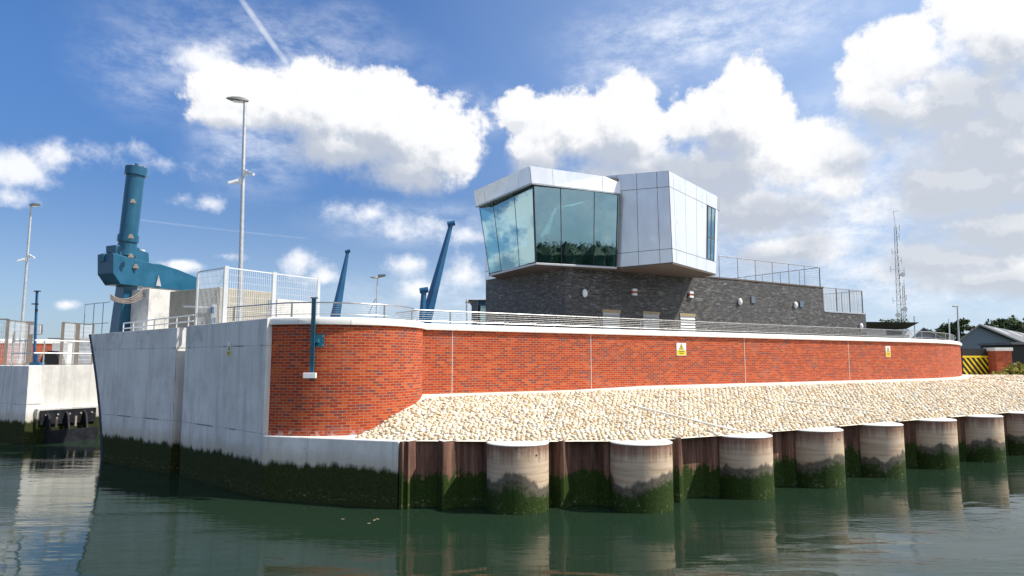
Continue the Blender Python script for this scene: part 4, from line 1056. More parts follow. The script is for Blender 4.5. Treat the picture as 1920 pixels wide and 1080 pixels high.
for k in range(8): a = k*math.pi/4; mb = MB(); mb.tube([e+Vector((.3*math.cos(a), .3*math.sin(a), -.02)), e+Vector((.3*math.cos(a), .3*math.sin(a), .05))], .045, 6); mb.build('cap_bolt', 'rust_bits', t)
mb = MB(); mb.tube([e, e+Vector((.0, 0, .16))], .06, 8); mb.build('lifting_eye', 'blue_paint', t)
lo_, lt_ = at_y(224, 628, Yc+.45), at_y(240, 520, Yc+.45)
mb = MB(); mb.beam(lo_-Vector((0, 0, .3)), lt_, .82, .80, Vector((.8, -.6, 0)), .5, .5); mb.build('lower_leg', 'blue_paint', t, bevel=.03)
for (x, y) in ((250, 378), (246, 444), (246, 480), (255, 500)):
    p = at_y(x, y, Yc-.42) if y < 490 else mp(x, y); mb = MB(); mb.box((p.x, p.y-.03, p.z), (.11, .16, .16), .4); mb.box((p.x+.05, p.y-.1, p.z-.05), (.2, .07, .07), .4); mb.build('valve', 'rust_bits', t, bevel=.01)
p = mp(266, 474, -.3); mb = MB(); mb.tube([p-Vector((0, 0, .05)), p+Vector((0, 0, .12))], [.16, .10], 12); mb.build('breather', 'pale_stone', t)
for x in (296,): 
    mb = MB(); a = mp(x-5, 536, .02); b = mp(x, 516, .02); c = mp(x+5, 537, .02); mb.prism([a, b, c], Vector((mn.x, mn.y, 0))*.05); mb.build('lug', 'galvanised', t)
mb = MB(); a = mp(190, 510, 0)
for k in range(4):
    p0 = at_y(207, 552+k*3, Yc-.7); p3 = at_y(270+k*4, 540, Yc-.1); pm = at_y(238+k*6, 575+k*3, Yc-.65)
    mb.tube([p0.lerp(pm, u)*(1-u)+pm.lerp(p3, u)*u for u in [i/10 for i in range(11)]], .025, 6)
mb.build('hoses', 'rust_bits', t, smooth=True)

# pedestals and plant wall behind
def ortho_block(name, label, cat, x0, xm, x1, ytop, Y, ztop, mat_, zb=4.3, group=None):
    """box whose near vertical edge is seen at xm, faces run to x0 (left) and x1 (right)"""
    pm = at_z(xm, ytop, ztop); pm = V2(pm); n1 = Vector((-.53, -.849)); dL = Vector((-.849, .53)); dR = Vector((.53, .849))
    def hit(px, d):
        r = ray(px, 560); den = d.x*r[1]-d.y*r[0]; s = (r[0]*pm.y-r[1]*pm.x)/den; return pm+d*s
    a, b = hit(x0, dL), hit(x1, dR); c = a+(b-pm)
    mb = MB(); solid(mb, [a, pm, b, c], zb, [ztop]*4); o = mb.build(name, mat_, origin=(pm.x, pm.y, zb), bevel=.02); return tag(o, label, cat, group), a, pm, b
z_ = 3.55+(676-540)/1280*25.5
ortho_block('ram_pedestal', 'white concrete block under the blue arm beside the blue ram', 'concrete block', 246, 280, 345, 541, 25.5, 6.35, 'concrete_white')
o_, pa, pm_, pb_ = ortho_block('plant_wall', 'dark grey concrete housing inside the mesh cage on the pier', 'concrete block', 318, 413, 512, 538, 24, 6.12, 'housing')
ortho_block('low_plant_wall', 'lower pale concrete block at the right end of the mesh cage', 'concrete block', 500, 520, 590, 560, 24, 5.75, 'concrete_white')

# ------------------------------------------------------------------ mesh cage
K0, K1, K2 = at_z(372, 508, 6.45), at_z(425, 500, 6.45), at_z(598, 522, 6.45)
t = thing('mesh_cage', 'white steel mesh fence cage standing on the concrete pier in front of the lamp post', 'fence', (K1.x, K1.y, 4.6))
zb_ = 4.62
def fence_panel(t, a, b, z0, z1, pitch, r_, m1, m2, rails=(0., 1.), fr=.035):
    A3, B3 = Vector((a.x, a.y, 0)), Vector((b.x, b.y, 0)); L = (B3-A3).length; n = max(2, int(L/pitch)); mb = MB()
    for k in range(1, n): p = A3.lerp(B3, k/n); mb.tube([p+Vector((0, 0, z0)), p+Vector((0, 0, z1))], r_, 4)
    k = z0+.22
    while k < z1: mb.tube([A3+Vector((0, 0, k)), B3+Vector((0, 0, k))], r_*.6, 4); k += .22
    mb.build('mesh_panel', m1, t)
    mb = MB()
    for z in (z0, z1): mb = MB(); mb.beam(A3+Vector((0, 0, z)), B3+Vector((0, 0, z)), fr, fr, Vector((0, 0, 1)), fr, fr); mb.build('rail', m2, t)
def fpost(t, p, z0, z1, w, m2): mb = MB(); mb.box((p.x, p.y, (z0+z1)/2), (w, w, z1-z0), .56); mb.build('post', m2, t)
km = K1.lerp(K2, u_at(K1, K2, 515))
for a, b in ((K0, K1), (K1, km), (km, K2)): fence_panel(t, a, b, zb_+.05, 6.42, .075, .0062, 'mesh_paint', 'mesh_paint')
for p, w in ((K0, .07), (K1, .12), (km, .12), (K2, .09)): fpost(t, p, zb_, 6.47, w, 'mesh_paint')
# second fence panel behind at right
K3 = at_z(548, 538, 6.1); K4 = at_z(601, 533, 6.1)

# handrails on the pier
def simple_rail(name, label, pts, zb, hs, step, m='mesh_paint', r=.022, group='white handrails on the pier', s0=0):
    P = [Vector((p[0], p[1], zb if not isinstance(zb, list) else zb[i])) for i, p in enumerate(pts)]; t = thing(name, label, 'handrail', tuple(P[0]), group)
    for h in hs: mb = MB(); mb.tube([p+Vector((0, 0, h)) for p in P], r, 7); mb.build('rail', m, t)
    for p in along(P, step, s0): mb = MB(); mb.tube([p, p+Vector((0, 0, hs[0]))], r, 7); mb.build('post', m, t)
    return t
h0 = on(232, 604, C_+inn*.6, Vector((-.58, -.815))); h1 = on(363, 588, C_+inn*.6, Vector((-.58, -.815)))
simple_rail('handrail', 'low white tube handrail along the pier top below the blue arm', [(h0.x, h0.y), (h1.x, h1.y)], [zD-.02, zC+.0], [.42, .22], .74)
h0 = on(160, 571, D_+inn*1.0+dirL*.2, Vector((-.58, -.815))); h1 = on(206, 577, D_+inn*1.0, Vector((-.58, -.815)))
simple_rail('handrail', 'tall thin handrail at the river end of the pier left of the blue ram', [(h0.x, h0.y), (h1.x, h1.y)], zD-.1, [h0.z-zD+.1, .60], .8, 'galvanised', .016)
h0 = on(345, 575, C_+inn*.5, Vector((-.61, -.79))); h1 = on(402, 577, C_+inn*.5, Vector((-.61, -.79)))
t = thing('swing_barrier', 'white swing barrier arm with control box on the pier beside the mesh cage', 'barrier', (h1.x, h1.y, zC))
mb = MB(); mb.tube([(h0.x, h0.y, h0.z), (h1.x, h1.y, h1.z)], .03, 8); mb.build('arm', 'mesh_paint', t)
mb = MB(); mb.box((h1.x, h1.y, (h1.z+zC)/2+.04), (.14, .1, h1.z-zC+.12), .6); mb.build('post', 'galvanised', t); mb = MB(); mb.box((h1.x-.02, h1.y-.08, h1.z-.08), (.10, .06, .2), .6); mb.box((h1.x+.04, h1.y-.08, zC+.18), (.08, .06, .16), .6); mb.build('box', 'blue_bright', t)

# ------------------------------------------------------------------ lamp posts
def lamp_post(label, bx, by, tx, ty, Y, zb, cams, headdir, hs=1.0, r0=.085, group='tall galvanised lamp posts with cameras'):
    top = at_y(tx, ty, Y); bot = at_y(bx, by, Y); bot = Vector((bot.x+(top.x-bot.x)*0, Y, bot.z)); k = (zb-top.z)/(bot.z-top.z); base = top.lerp(bot, k)
    t = thing('lamp_post', label, 'lamp post', tuple(base), group)
    mb = MB(); mb.tube([base, base.lerp(top, .12), top], [r0*1.25, r0, r0*.62], 14); mb.build('pole', 'galvanised', t, smooth=True)
    d = Vector((headdir, -.25, 0)).normalized(); s = d.cross(Vector((0, 0, 1))); mb = MB()
    prof_ = [(-.12, .05, .03), (.0, .10, .075), (.18, .16, .09), (.42, .15, .065), (.62, .07, .02)]
    vs = []
    for (a, w, h) in prof_:
        for (x, z) in ((-1, -.5), (-.6, -1), (.6, -1), (1, -.5), (.7, .8), (0, 1.1), (-.7, .8)): vs.append(top+(d*a+s*(x*w))*hs+Vector((0, 0, (z*h-.02+.03*a)*hs)))
    fs = [(i*7+j, i*7+(j+1) % 7, (i+1)*7+(j+1) % 7, (i+1)*7+j) for i in range(4) for j in range(7)]+[tuple(range(7)), tuple(28+j for j in range(6, -1, -1))]
    mb.raw(vs, fs); hd = mb.build('lamp_head', 'lamp_head', t, smooth=True)
    mb = MB(); q = [top+(d*a+s*b)*hs+Vector((0, 0, -.105*hs)) for a, b in ((.05, -.1), (.4, -.09), (.4, .09), (.05, .1))]; mb.hexa(q, [v+Vector((0, 0, .02)) for v in q]); mb.build('lens', 'opal', hd)
    for (cx, cy, dr) in cams:
        c = at_y(cx, cy, Y); mb = MB(); mb.box((c.x, c.y-.08, c.z), (.12*hs, .1*hs, .22*hs)); mb.beam(c+Vector((dr*.06*hs, -.1, .02)), c+Vector((dr*.36*hs, -.2, -.10*hs)), .12*hs, .10*hs, Vector((0, 1, 0)), .1*hs, .09*hs)
        mb.build('camera', 'white_paint', t, bevel=.01)
lamp_post('tall grey lamp post with two white cameras rising behind the mesh cage', 449, 600, 459.5, 187, 23.6, 4.45, ((461, 325, 1), (451, 341, -1)), -1)
lamp_post('grey lamp post with two white cameras on the far left bank', 39, 640, 59, 384, 37, 3.35, ((57, 481, 1), (50, 487, -1)), 1, 1.0)
lamp_post('distant twin headed lamp mast between the two blue gate arms', 706, 590, 708, 520, 62, 4, (), -1, 1.1, .09, 'distant masts')
p = at_y(708, 518, 62); o = bpy.data.objects.get('lamp_post.002')
mb = MB(); mb.beam(p+Vector((.05, 0, 0)), p+Vector((.75, -.1, .08)), .3, .2, Vector((0, 0, 1)), .14, .1); mb.build('second_lamp_head', 'lamp_head', o)
mb = MB(); a, b = at_y(690, 592, 62), at_y(704, 560, 62); mb.tube([a, b], .03, 6); mb.build('stay', 'brown_steel', o)
lamp_post('slim dark blue lamp post with small square lamp behind the hazard striped gate', 1798, 640, 1795, 574, 60, 2.3, (), -1, .9, .09, 'distant masts')

# ------------------------------------------------------------------ blue gate arms in the distance
def gate_arm(label, b0, b1, t0, t1, Y, zb, headw):
    A = at_y((b0[0]+b1[0])/2, b0[1], Y); T = at_y((t0[0]+t1[0])/2, t0[1], Y); w0 = (at_y(b1[0], b1[1], Y)-at_y(b0[0], b0[1], Y)).length; w1 = (at_y(t1[0], t1[1], Y)-at_y(t0[0], t0[1], Y)).length
    k = (zb-A.z)/(T.z-A.z); B = A+(T-A)*k; t = thing('lifting_boom', label, 'boom', tuple(B), 'blue steel lifting booms')
    mb = MB(); mb.beam(B, T, w0*.72, w1*.72, Vector((.75, -.66, 0)), w0*.72, w1*.72); mb.build('arm', 'blue_bright', t, bevel=.02)
    mb = MB(); mb.tube([T+Vector((-headw, 0, -.02)), T+Vector((headw, 0, .08))], headw*.7, 12); mb.build('head', 'blue_bright', t)
    mb = MB(); mb.box((B.x, B.y, B.z+.25), (w0*1.5, w0*1.2, .5), .6); mb.build('foot', 'blue_bright', t)
gate_arm('tall slanting blue gate arm beside the control building', (786, 600), (812, 600), (842, 420), (850, 420), 50, 4, .28)
gate_arm('slim slanting blue gate arm right of the mesh cage', (616, 592), (642, 592), (649, 472), (655, 472), 50, 4, .18)
gate_arm('short blue gate post at the foot of the tall slanting arm', (784, 598), (799, 598), (790, 545), (800, 545), 49, 4, .3)

# ------------------------------------------------------------------ left bank
LY = 30.0
lb = thing('left_pier', 'pale concrete lock pier at the left edge with black steel bracket', 'pier', (-20, LY, 0))
q = lambda x, y, Y: at_y(x, y, Y)
zl = q(30, 686, LY).z
u_, v_ = Vector((.5, .866)), Vector((-.866, .5)); zw = zl
P1 = V2(q(54, 686, LY)); a = q(5, 686, LY)
zb1 = q(66, 768, LY).z; P2 = P1+u_*3.3; nn_ = Vector((.866, -.5))
# nose block, its river face slightly battered
mb = MB(); Bt = [P1-v_*.30-u_*.12, P1+v_*2.6-u_*.12, P1+v_*2.6+u_*3, P1-v_*.3+u_*.5]; Tp = [P1, P1+v_*2.5, P1+v_*2.5+u_*3, P1+u_*.5]
for i in range(4):
    j = (i+1) % 4; L = (Bt[j]-Bt[i]).length
    mb.face([(*Bt[i], -1), (*Bt[j], -1), (*Tp[j], zl), (*Tp[i], zl)], [(i*3, -1), (i*3+L, -1), (i*3+L, zl), (i*3, zl)])
mb.face([(*p, zl) for p in Tp], [tuple(p) for p in Tp]); mb.build('nose', 'concrete', lb, bevel=.02)
mb = MB(); solid(mb, [P1+u_*.12-nn_*.02, P1+u_*3.3-nn_*.02, P1+u_*3.3-nn_*3, P1+u_*.12-nn_*3], zb1, [zl+.003]*4); mb.build('bright_wall', 'concrete_white', lb)
mb = MB(); solid(mb, [P1+u_*.3+nn_*.32, P1+u_*6+nn_*.32, P1+u_*6-nn_*3, P1+u_*.3-nn_*3], -1, [zb1+.02]*4); mb.build('base', 'concrete_left', lb, bevel=.02)
mb = MB(); solid(mb, [P1+u_*3.3+nn_*.25, P1+u_*6+nn_*.25, P1+u_*6-nn_*3, P1+u_*3.3-nn_*3], zb1, [zl-.02]*4); mb.build('return_wall', 'concrete_dry', lb)
mb = MB(); solid(mb, [Vector((-60, 33)), P1+v_*2.4+u_*.5, P1+v_*2.4+u_*3.5, Vector((-60, 60))], -1, [zl-.05]*4); mb.build('far_block', 'concrete_left', lb)
mb = MB(); mb.column([tuple(P1+u_*2.9-nn_*2.9+v_*.2), tuple(P1+u_*5.9-nn_*.3), (-12, 62), (-60, 62), (-60, 36)], -1, zl-.03); mb.build('deck', 'concrete_white', lb)
# black steel bracket
br = MB(); O_ = P1+u_*.42+nn_*.33; zt1 = zb1-.06; BW = 2.35
def bx(u0, u1, n0, n1, z0, z1, mb_=None):
    (mb_ or br).hexa([(*(O_+u_*a+nn_*b), z0) for a, b in ((u0, n0), (u1, n0), (u1, n1), (u0, n1))], [(*(O_+u_*a+nn_*b), z1) for a, b in ((u0, n0), (u1, n0), (u1, n1), (u0, n1))])
bx(0, BW, 0, .09, zt1-.62, zt1)
for k in range(3):
    x = .25+.78*k; A4_ = [(*(O_+u_*(x+a)+nn_*b), z) for a, b, z in ((-.04, .09, zt1-1.9), (.04, .09, zt1-1.9), (.04, .62, zt1-1.5), (-.04, .62, zt1-1.5))]
    B4_ = [(*(O_+u_*(x+a)+nn_*b), z) for a, b, z in ((-.04, .09, zt1-.08), (.04, .09, zt1-.08), (.04, .30, zt1-.22), (-.04, .30, zt1-.22))]; br.hexa(A4_, B4_)
bx(.15, BW-.15, .35, .62, zt1-1.45, zt1-.85); bx(.4, BW-.4, .1, .5, -.5, .25)
brk = br.build('steel_bracket', 'black_steel', lb)
for k in range(5): x = .2+(BW-.4)*k/4; mb = MB(); mb.tube([(*(O_+u_*x+nn_*.09), zt1-.2), (*(O_+u_*x+nn_*.14), zt1-.2)], .045, 8); mb.build('bolt', 'rust_bits', brk)
for k in range(2): mb = MB(); bx(.5+k*.8, .58+k*.8, .30, .36, zt1-.75, zt1-.3, mb); mb.build('hook', 'rust_bits', brk)

# railing, fence, wall and fittings on the left bank
zr = zw
def rp(x, Y): p = at_y(x, 660, Y); return (p.x, Y)
simple_rail('handrail', 'galvanised two rail handrail along the top of the left bank pier', [tuple(P1+v_*2.2+u_*.3), tuple(P1+u_*.25-nn_*.15), tuple(P1+u_*4.6-nn_*.15)], zr, [1.12, .56], 1.22, 'galvanised', .028, 'handrails on the left bank')
t = thing('steel_fence', 'brown steel post and mesh fence on the left bank left of its gap', 'fence', (rp(0, 33)[0], 33, zr), 'fences on the left bank')
A1, A2, A3_ = Vector((*rp(-20, 33.5), 0)), Vector((*rp(11, 33.5), 0)), Vector((*rp(52, 35.5), 0))
for a, b, h in ((A1, A2, 2.25), (A2, A3_, 2.2)): fence_panel(t, a, b, zr+.05, zr+h, .09, .011, 'mesh_paint', 'brown_steel', fr=.05)
for p, w in ((A1, .1), (A2, .12), (A3_, .34)): fpost(t, p, zr, zr+2.25, w, 'brown_steel')
A4 = Vector((*rp(24, 34.5), 0)); fpost(t, A4, zr, zr+1.7, .14, 'brown_steel')
t = thing('steel_fence', 'brown steel post and mesh fence on the left bank close to the blue ram', 'fence', (rp(115, 34)[0], 34, zr), 'fences on the left bank')
A5, A6, A7 = Vector((*rp(115, 34.5), 0)), Vector((*rp(142, 35.5), 0)), Vector((*rp(172, 36.5), 0))
for a, b in ((A5, A6), (A6, A7)): fence_panel(t, a, b, zr+.05, zr+2.15, .07, .012, 'mesh_paint', 'brown_steel', fr=.05)
for p, w in ((A5, .14), (A6, .24), (A7, .1)): fpost(t, p, zr, zr+2.15, w, 'brown_steel')
# brick wall on left bank
t = thing('brick_parapet', 'short red brick wall with white coping behind the left bank railing', 'wall', (rp(60, 41)[0], 41, 3.3))
pts = [Vector(rp(-60, 41)), Vector(rp(126, 43))]; mb = MB(); strip(mb, pts, 3.2, 4.60, .4, 1); mb.build('wall', 'brick', t)
coping_run([tuple(p) for p in pts], 4.6, 4.85, .06, .5, 1.5).build('coping', 'coping', t)
mb = MB(); p = rp(118, 40); mb.box((p[0], 40, 3.9), (.9, .6, 1.3)); tag(mb.build('concrete_pillar', 'concrete_white', origin=(p[0], 40, 3.3)), 'pale square concrete pillar at the end of the left bank brick wall', 'pillar')
t = thing('blue_mast', 'slim bright blue mast with crank fitting on the left bank', 'mast', (*rp(65, 34), zr))
a, b = at_y(64, 682, 34), at_y(69.5, 546, 34); mb = MB(); mb.beam(a, b, .10, .085, Vector((1, 0, 0)), .09, .08); mb.build('mast', 'blue_bright', t)
mb = MB(); c = at_y(70, 546, 34); mb.box((c.x, 34, c.z), (.26, .15, .05)); c = at_y(67, 570, 34); mb.box((c.x-.03, 34, c.z), (.28, .14, .05)); c = at_y(71, 582, 34); mb.box((c.x+.0, 33.9, c.z), (.08, .1, .14)); mb.build('fittings', 'black_steel', t)
mb = MB(); c = at_y(70, 682, 33.8); mb.box((c.x, 33.8, c.z), (.5, .4, .14)); c = at_y(70, 672, 33.8); mb.box((c.x+.03, 33.7, c.z), (.12, .12, .42)); mb.build('base', 'blue_bright', t)
t = thing('cable_drum', 'dark half round machine guard behind the left bank railing', 'machine guard', (*rp(90, 36), zr))
c = at_y(92, 686, 36); n = 16; prof_ = [Vector((c.x+.5*math.cos(math.pi*k/n), 36, zr+.75*math.sin(math.pi*k/n))) for k in range(n+1)]; mb = MB(); mb.prism(prof_, (0, .5, 0)); mb.build('guard', 'black', t)
mb = MB(); a, b = at_y(76, 668, 35.5), at_y(82, 652, 35.5); mb.tube([a, b], .03, 6); mb.build('handle', 'lintel', t)
p = at_y(68, 618, 34.6); t = thing('notice_board', 'white notice panel in grey frame on the left bank fence', 'sign', tuple(p)); mb = MB(); mb.box(p, (.68, .04, .52)); mb.build('frame', 'galvanised', t); mb = MB(); mb.box((p.x-.03, p.y-.03, p.z), (.52, .02, .46)); mb.build('panel', 'sign_white', t)
mb = MB(); p = at_y(150, 667, 44); mb.box((p.x, 44, 4.1), (2.6, 2, 1.5)); t = thing('grey_cabin', 'small grey cabin behind the mesh fence on the left bank', 'cabin', (p.x, 44, 3.3)); mb.build('walls', 'clad_grey', t); mb = MB(); mb.box((p.x, 44, 4.9), (2.8, 2.2, .12)); mb.build('roof', 'roof_slate', t); mb = MB(); mb.box((p.x+.1, 42.98, 4.0), (.8, .04, .5)); mb.build('window', 'interior_wall', t)

# ------------------------------------------------------------------ right end: gate, pillar, shrub, sheds, trees
gy = 50.0
g0, g1 = at_y(1806, 690, gy), at_y(1868, 690, gy+.6)
t = thing('hazard_gate', 'black flood gate with yellow diagonal hazard stripes at the end of the brick wall', 'gate', (g0.x, g0.y, 2.3))
A3, B3 = Vector((g0.x, g0.y, 0)), Vector((g1.x, g1.y, 0)); zt_ = at_y(1840, 653, gy).z; zm = at_y(1840, 667, gy).z; zb3 = 2.3; nG = Vector(((B3-A3).y, -(B3-A3).x, 0)).normalized()
mb = MB(); mb.hexa([v+Vector((0, 0, zb3)) for v in (A3, B3, B3-nG*.15, A3-nG*.15)], [v+Vector((0, 0, zt_)) for v in (A3, B3, B3-nG*.15, A3-nG*.15)]); mb.build('leaf', 'black', t)
mb = MB(); q_ = [A3+nG*.006+Vector((0, 0, zm-.14)), B3+nG*.006+Vector((0, 0, zm-.14))]; mb.hexa([q_[0], q_[1], q_[1]+nG*.01, q_[0]+nG*.01], [v+Vector((0, 0, .14)) for v in (q_[0], q_[1], q_[1]+nG*.01, q_[0]+nG*.01)])
mb.build('top_band', 'hazard_yellow', t)
mb = MB(); hgt = zm-.16-zb3; L = (B3-A3).length; dG = (B3-A3).normalized(); st_ = .44
for k in range(-4, 6):
    u0 = k*st_+.12; u1 = u0+hgt*.85; w_ = .17   # from top-left to bottom-right
    poly = [(u0, 0), (u0+w_, 0), (u1+w_, -hgt), (u1, -hgt)]
    def clipx(poly, x, keep):
        o = []
        for i in range(len(poly)):
            a, b = poly[i], poly[(i+1) % len(poly)]; ia = (a[0]-x)*keep >= 0; ib = (b[0]-x)*keep >= 0
            if ia: o.append(a)
            if ia != ib: s_ = (x-a[0])/(b[0]-a[0]); o.append((x, a[1]+(b[1]-a[1])*s_))
        return o
    poly = clipx(poly, 0, 1); poly = clipx(poly, L, -1) if poly else poly
    if len(poly) < 3: continue
    mb.prism([A3+dG*a+nG*.006+Vector((0, 0, zm-.16+b)) for a, b in poly], nG*.008)
mb.build('stripes', 'hazard_yellow', t)
c0, c1 = at_y(1869, 690, 49.6), at_y(1899, 690, 49.6); zp = at_y(1880, 658, 49.6).z
t = thing('brick_pillar', 'short red brick pillar with white cap right of the striped gate', 'pillar', ((c0.x+c1.x)/2, 50, 2.3))
mb = MB(); solid(mb, [Vector((c0.x, 49.6)), Vector((c1.x, 49.6)), Vector((c1.x, 50.7)), Vector((c0.x, 50.7))], 2.2, [zp]*4); mb.build('shaft', 'brick', t)
mb = MB(); mb.box(((c0.x+c1.x)/2, 50.15, zp+.12), (c1.x-c0.x+.14, 1.25, .23)); mb.build('cap', 'coping', t, bevel=.02)

def shrub(label, px, Y, w, h, n, seed, mt='leaves_shrub', name='shrub'):
    p = at_y(px, 700, Y); rnd = random.Random(seed); t = thing(name, label, 'shrub', (p.x, Y, 2.2), 'yellow green shrubs by the gate'); mb = MB(); st_ = MB()
    for k in range(n):
        a = rnd.uniform(0, 6.28); r_ = w*math.sqrt(rnd.random()); hx = h*(1-.5*(r_/w)**2)*rnd.uniform(.5, 1.15)
        b = Vector((p.x+r_*math.cos(a)*.6, Y+r_*math.sin(a)*.6, 2.2)); tt = Vector((p.x+r_*math.cos(a), Y+r_*math.sin(a), 2.2+hx)); st_.tube([b, tt], .012, 3)
        for j in range(9):
            c = b.lerp(tt, .15+.85*j/9)+Vector((rnd.uniform(-.12, .12), rnd.uniform(-.12, .12), 0)); clumps(mb, c, .1, 3, .09, seed*999+k*10+j)
    mb.build('foliage', mt, t, fix=False); st_.build('stems', 'bark', t)
shrub('low yellow green shrub in front of the brick pillar', 1882, 47.5, .8, .75, 60, 1)
shrub('bushy yellow green shrub right of the brick pillar at the picture edge', 1913, 47.5, 1.1, 1.25, 90, 2)
shrub('small yellow green shrub at the foot of the striped gate', 1864, 48.3, .35, .5, 22, 3)
shrub('taller yellow green shrub beyond the right edge shrub', 1935, 49, 1.3, 1.4, 70, 4)

def shed(label, pts_px, Y, depth, eave_l, eave_r, apex, zb=2.2):
    """gabled shed, gable towards the river; points in sight directions at distance Y"""
    l, r, a = at_y(*eave_l, Y), at_y(*eave_r, Y), at_y(*apex, Y); t = thing('grey_shed', label, 'shed', ((l.x+r.x)/2, Y, zb), 'grey industrial sheds')
    dv = Vector(depth); mb = MB(); g = [Vector((l.x, Y, zb)), Vector((r.x, Y, zb)), r, a, l]; mb.prism(g, dv); mb.build('walls', 'clad_grey', t)
    mb = MB(); up = Vector((0, 0, .25)); o1, o2 = (l-a).normalized()*.8, (r-a).normalized()*.8; f_ = Vector((0, -.5, 0))
    mb.hexa([l+o1+f_, a+f_, a+dv, l+o1+dv], [v+up for v in (l+o1+f_, a+f_, a+dv, l+o1+dv)]); mb.hexa([a+f_+Vector((0, 0, .01)), r+o2+f_, r+o2+dv, a+dv+Vector((0, 0, .01))], [v+up for v in (a+f_, r+o2+f_, r+o2+dv, a+dv)]); mb.build('roof', 'roof_slate', t)
    return t, a, r, dv
t, a, r, dv = shed('large grey gabled shed with rooflights behind the striped gate', None, 95, (52, 55, 0), (1795, 640), (1902, 640), (1832, 611))
for k in range(5):
    mb = MB(); c = a.lerp(r, .22)+dv*(.08+.17*k)+Vector((0, 0, .32)); d1 = (r-a).normalized(); d2 = dv.normalized()
    q_ = [c, c+d1*2.2, c+d1*2.2+d2*3.4, c+d2*3.4]; mb.hexa(q_, [v+Vector((0, 0, .12)) for v in q_]); mb.build('rooflight', 'louvre', t)
shed('long low grey shed left of the large gabled shed', None, 105, (40, 60, 0), (1690, 650), (1790, 648), (1728, 617))
# distant cabin with flat roof
t = thing('flat_roof_cabin', 'distant flat roofed cabin with dark roof edge right of the slate building', 'cabin', tuple(at_y(1668, 640, 62)))
l, r_ = at_y(1622, 640, 62), at_y(1712, 640, 62); mb = MB(); mb.column([(l.x, 62), (r_.x-.3, 62), (r_.x-.3, 67), (l.x, 67)], 3, at_y(1668, 618, 62).z); mb.build('walls', 'louvre', t)
z0_, z1_ = at_y(1668, 617, 62).z, at_y(1668, 604.5, 62).z; mb = MB(); mb.hexa([Vector((l.x, 61.7, z0_)), Vector((r_.x-.7, 61.7, z0_)), Vector((r_.x-.7, 68, z0_)), Vector((l.x, 68, z0_))], [Vector((l.x-.2, 61, z1_)), Vector((r_.x+.1, 61, z1_-.05)), Vector((r_.x+.1, 68.5, z1_)), Vector((l.x-.2, 68.5, z1_))]); mb.build('roof', 'black', t)
mb = MB(); mb.column([(l.x+2, 61.93), (r_.x-1, 61.93), (r_.x-1, 61.98), (l.x+2, 61.98)], z0_-.5, z0_-.1); mb.build('window_band', 'interior_dark', t)
mb = MB(); p = at_y(1698, 624, 61); 
tri_ = [Vector((p.x-.35, 60.5, p.z-.2)), Vector((p.x+.35, 60.5, p.z-.2)), Vector((p.x+.05, 60.5, p.z+.3))]; mb.prism(tri_, (0, .5, 0)); tag(mb.build('white_cover', 'white_paint', origin=(p.x, 60.5, p.z-.2)), 'small white peaked cover beside the flat roofed cabin', 'cover')
p = at_y(1682, 604, 61.5); t = thing('roof_plants', 'low green plants growing on the roof of the flat roofed cabin', 'plants', (p.x, 62, z1_)); mb = MB()
for k in range(9): clumps(mb, (p.x-1.1+k*.27, 62, z1_+.12), .26, 22, .1, k)
mb.build('foliage', 'leaves_light', t, fix=False)
# teal kiosk left of slate
t = thing('glazed_kiosk', 'small blue glazed kiosk just left of the slate building behind the railing', 'kiosk', tuple(at_y(898, 620, 46)))
a, b = at_y(884, 600, 46), at_y(925, 600, 46); zz = at_y(900, 566, 46).z; mb = MB(); mb.column([(a.x, 46), (b.x, 46), (b.x, 50), (a.x, 50)], 4, zz); mb.build('body', 'blue_bright', t)
mb = MB(); mb.column([(a.x-.2, 45.7), (b.x, 45.7), (b.x, 50.3), (a.x-.2, 50.3)], zz, zz+.12); mb.build('roof', 'black', t); mb = MB(); mb.column([(a.x+.3, 45.95), (b.x-.1, 45.95), (b.x-.1, 45.98), (a.x+.3, 45.98)], 4.9, zz-.25); mb.build('window', 'screen_glass', t)
p = at_y(890, 600, 44); mb = MB(); q1_ = at_y(891, 563, 44); mb.box((p.x, 44, (4+q1_.z)/2), (.35, .35, q1_.z-4)); t = thing('dark_post', 'dark square post in front of the glazed kiosk', 'post', (p.x, 44, 4)); mb.build('post', 'interior_dark', t); mb = MB(); mb.box((p.x-.35, 43.9, q1_.z-.15), (.5, .12, .1)); mb.build('bracket', 'brown_steel', t)
p = at_y(876, 600, 40); q1_ = at_y(875, 562, 40); mb = MB(); mb.tube([(p.x, 40, 4), (q1_.x, 40, q1_.z)], .05, 8); tag(mb.build('thin_pole', 'galvanised', origin=(p.x, 40, 4)), 'thin pale pole left of the glazed kiosk', 'pole')

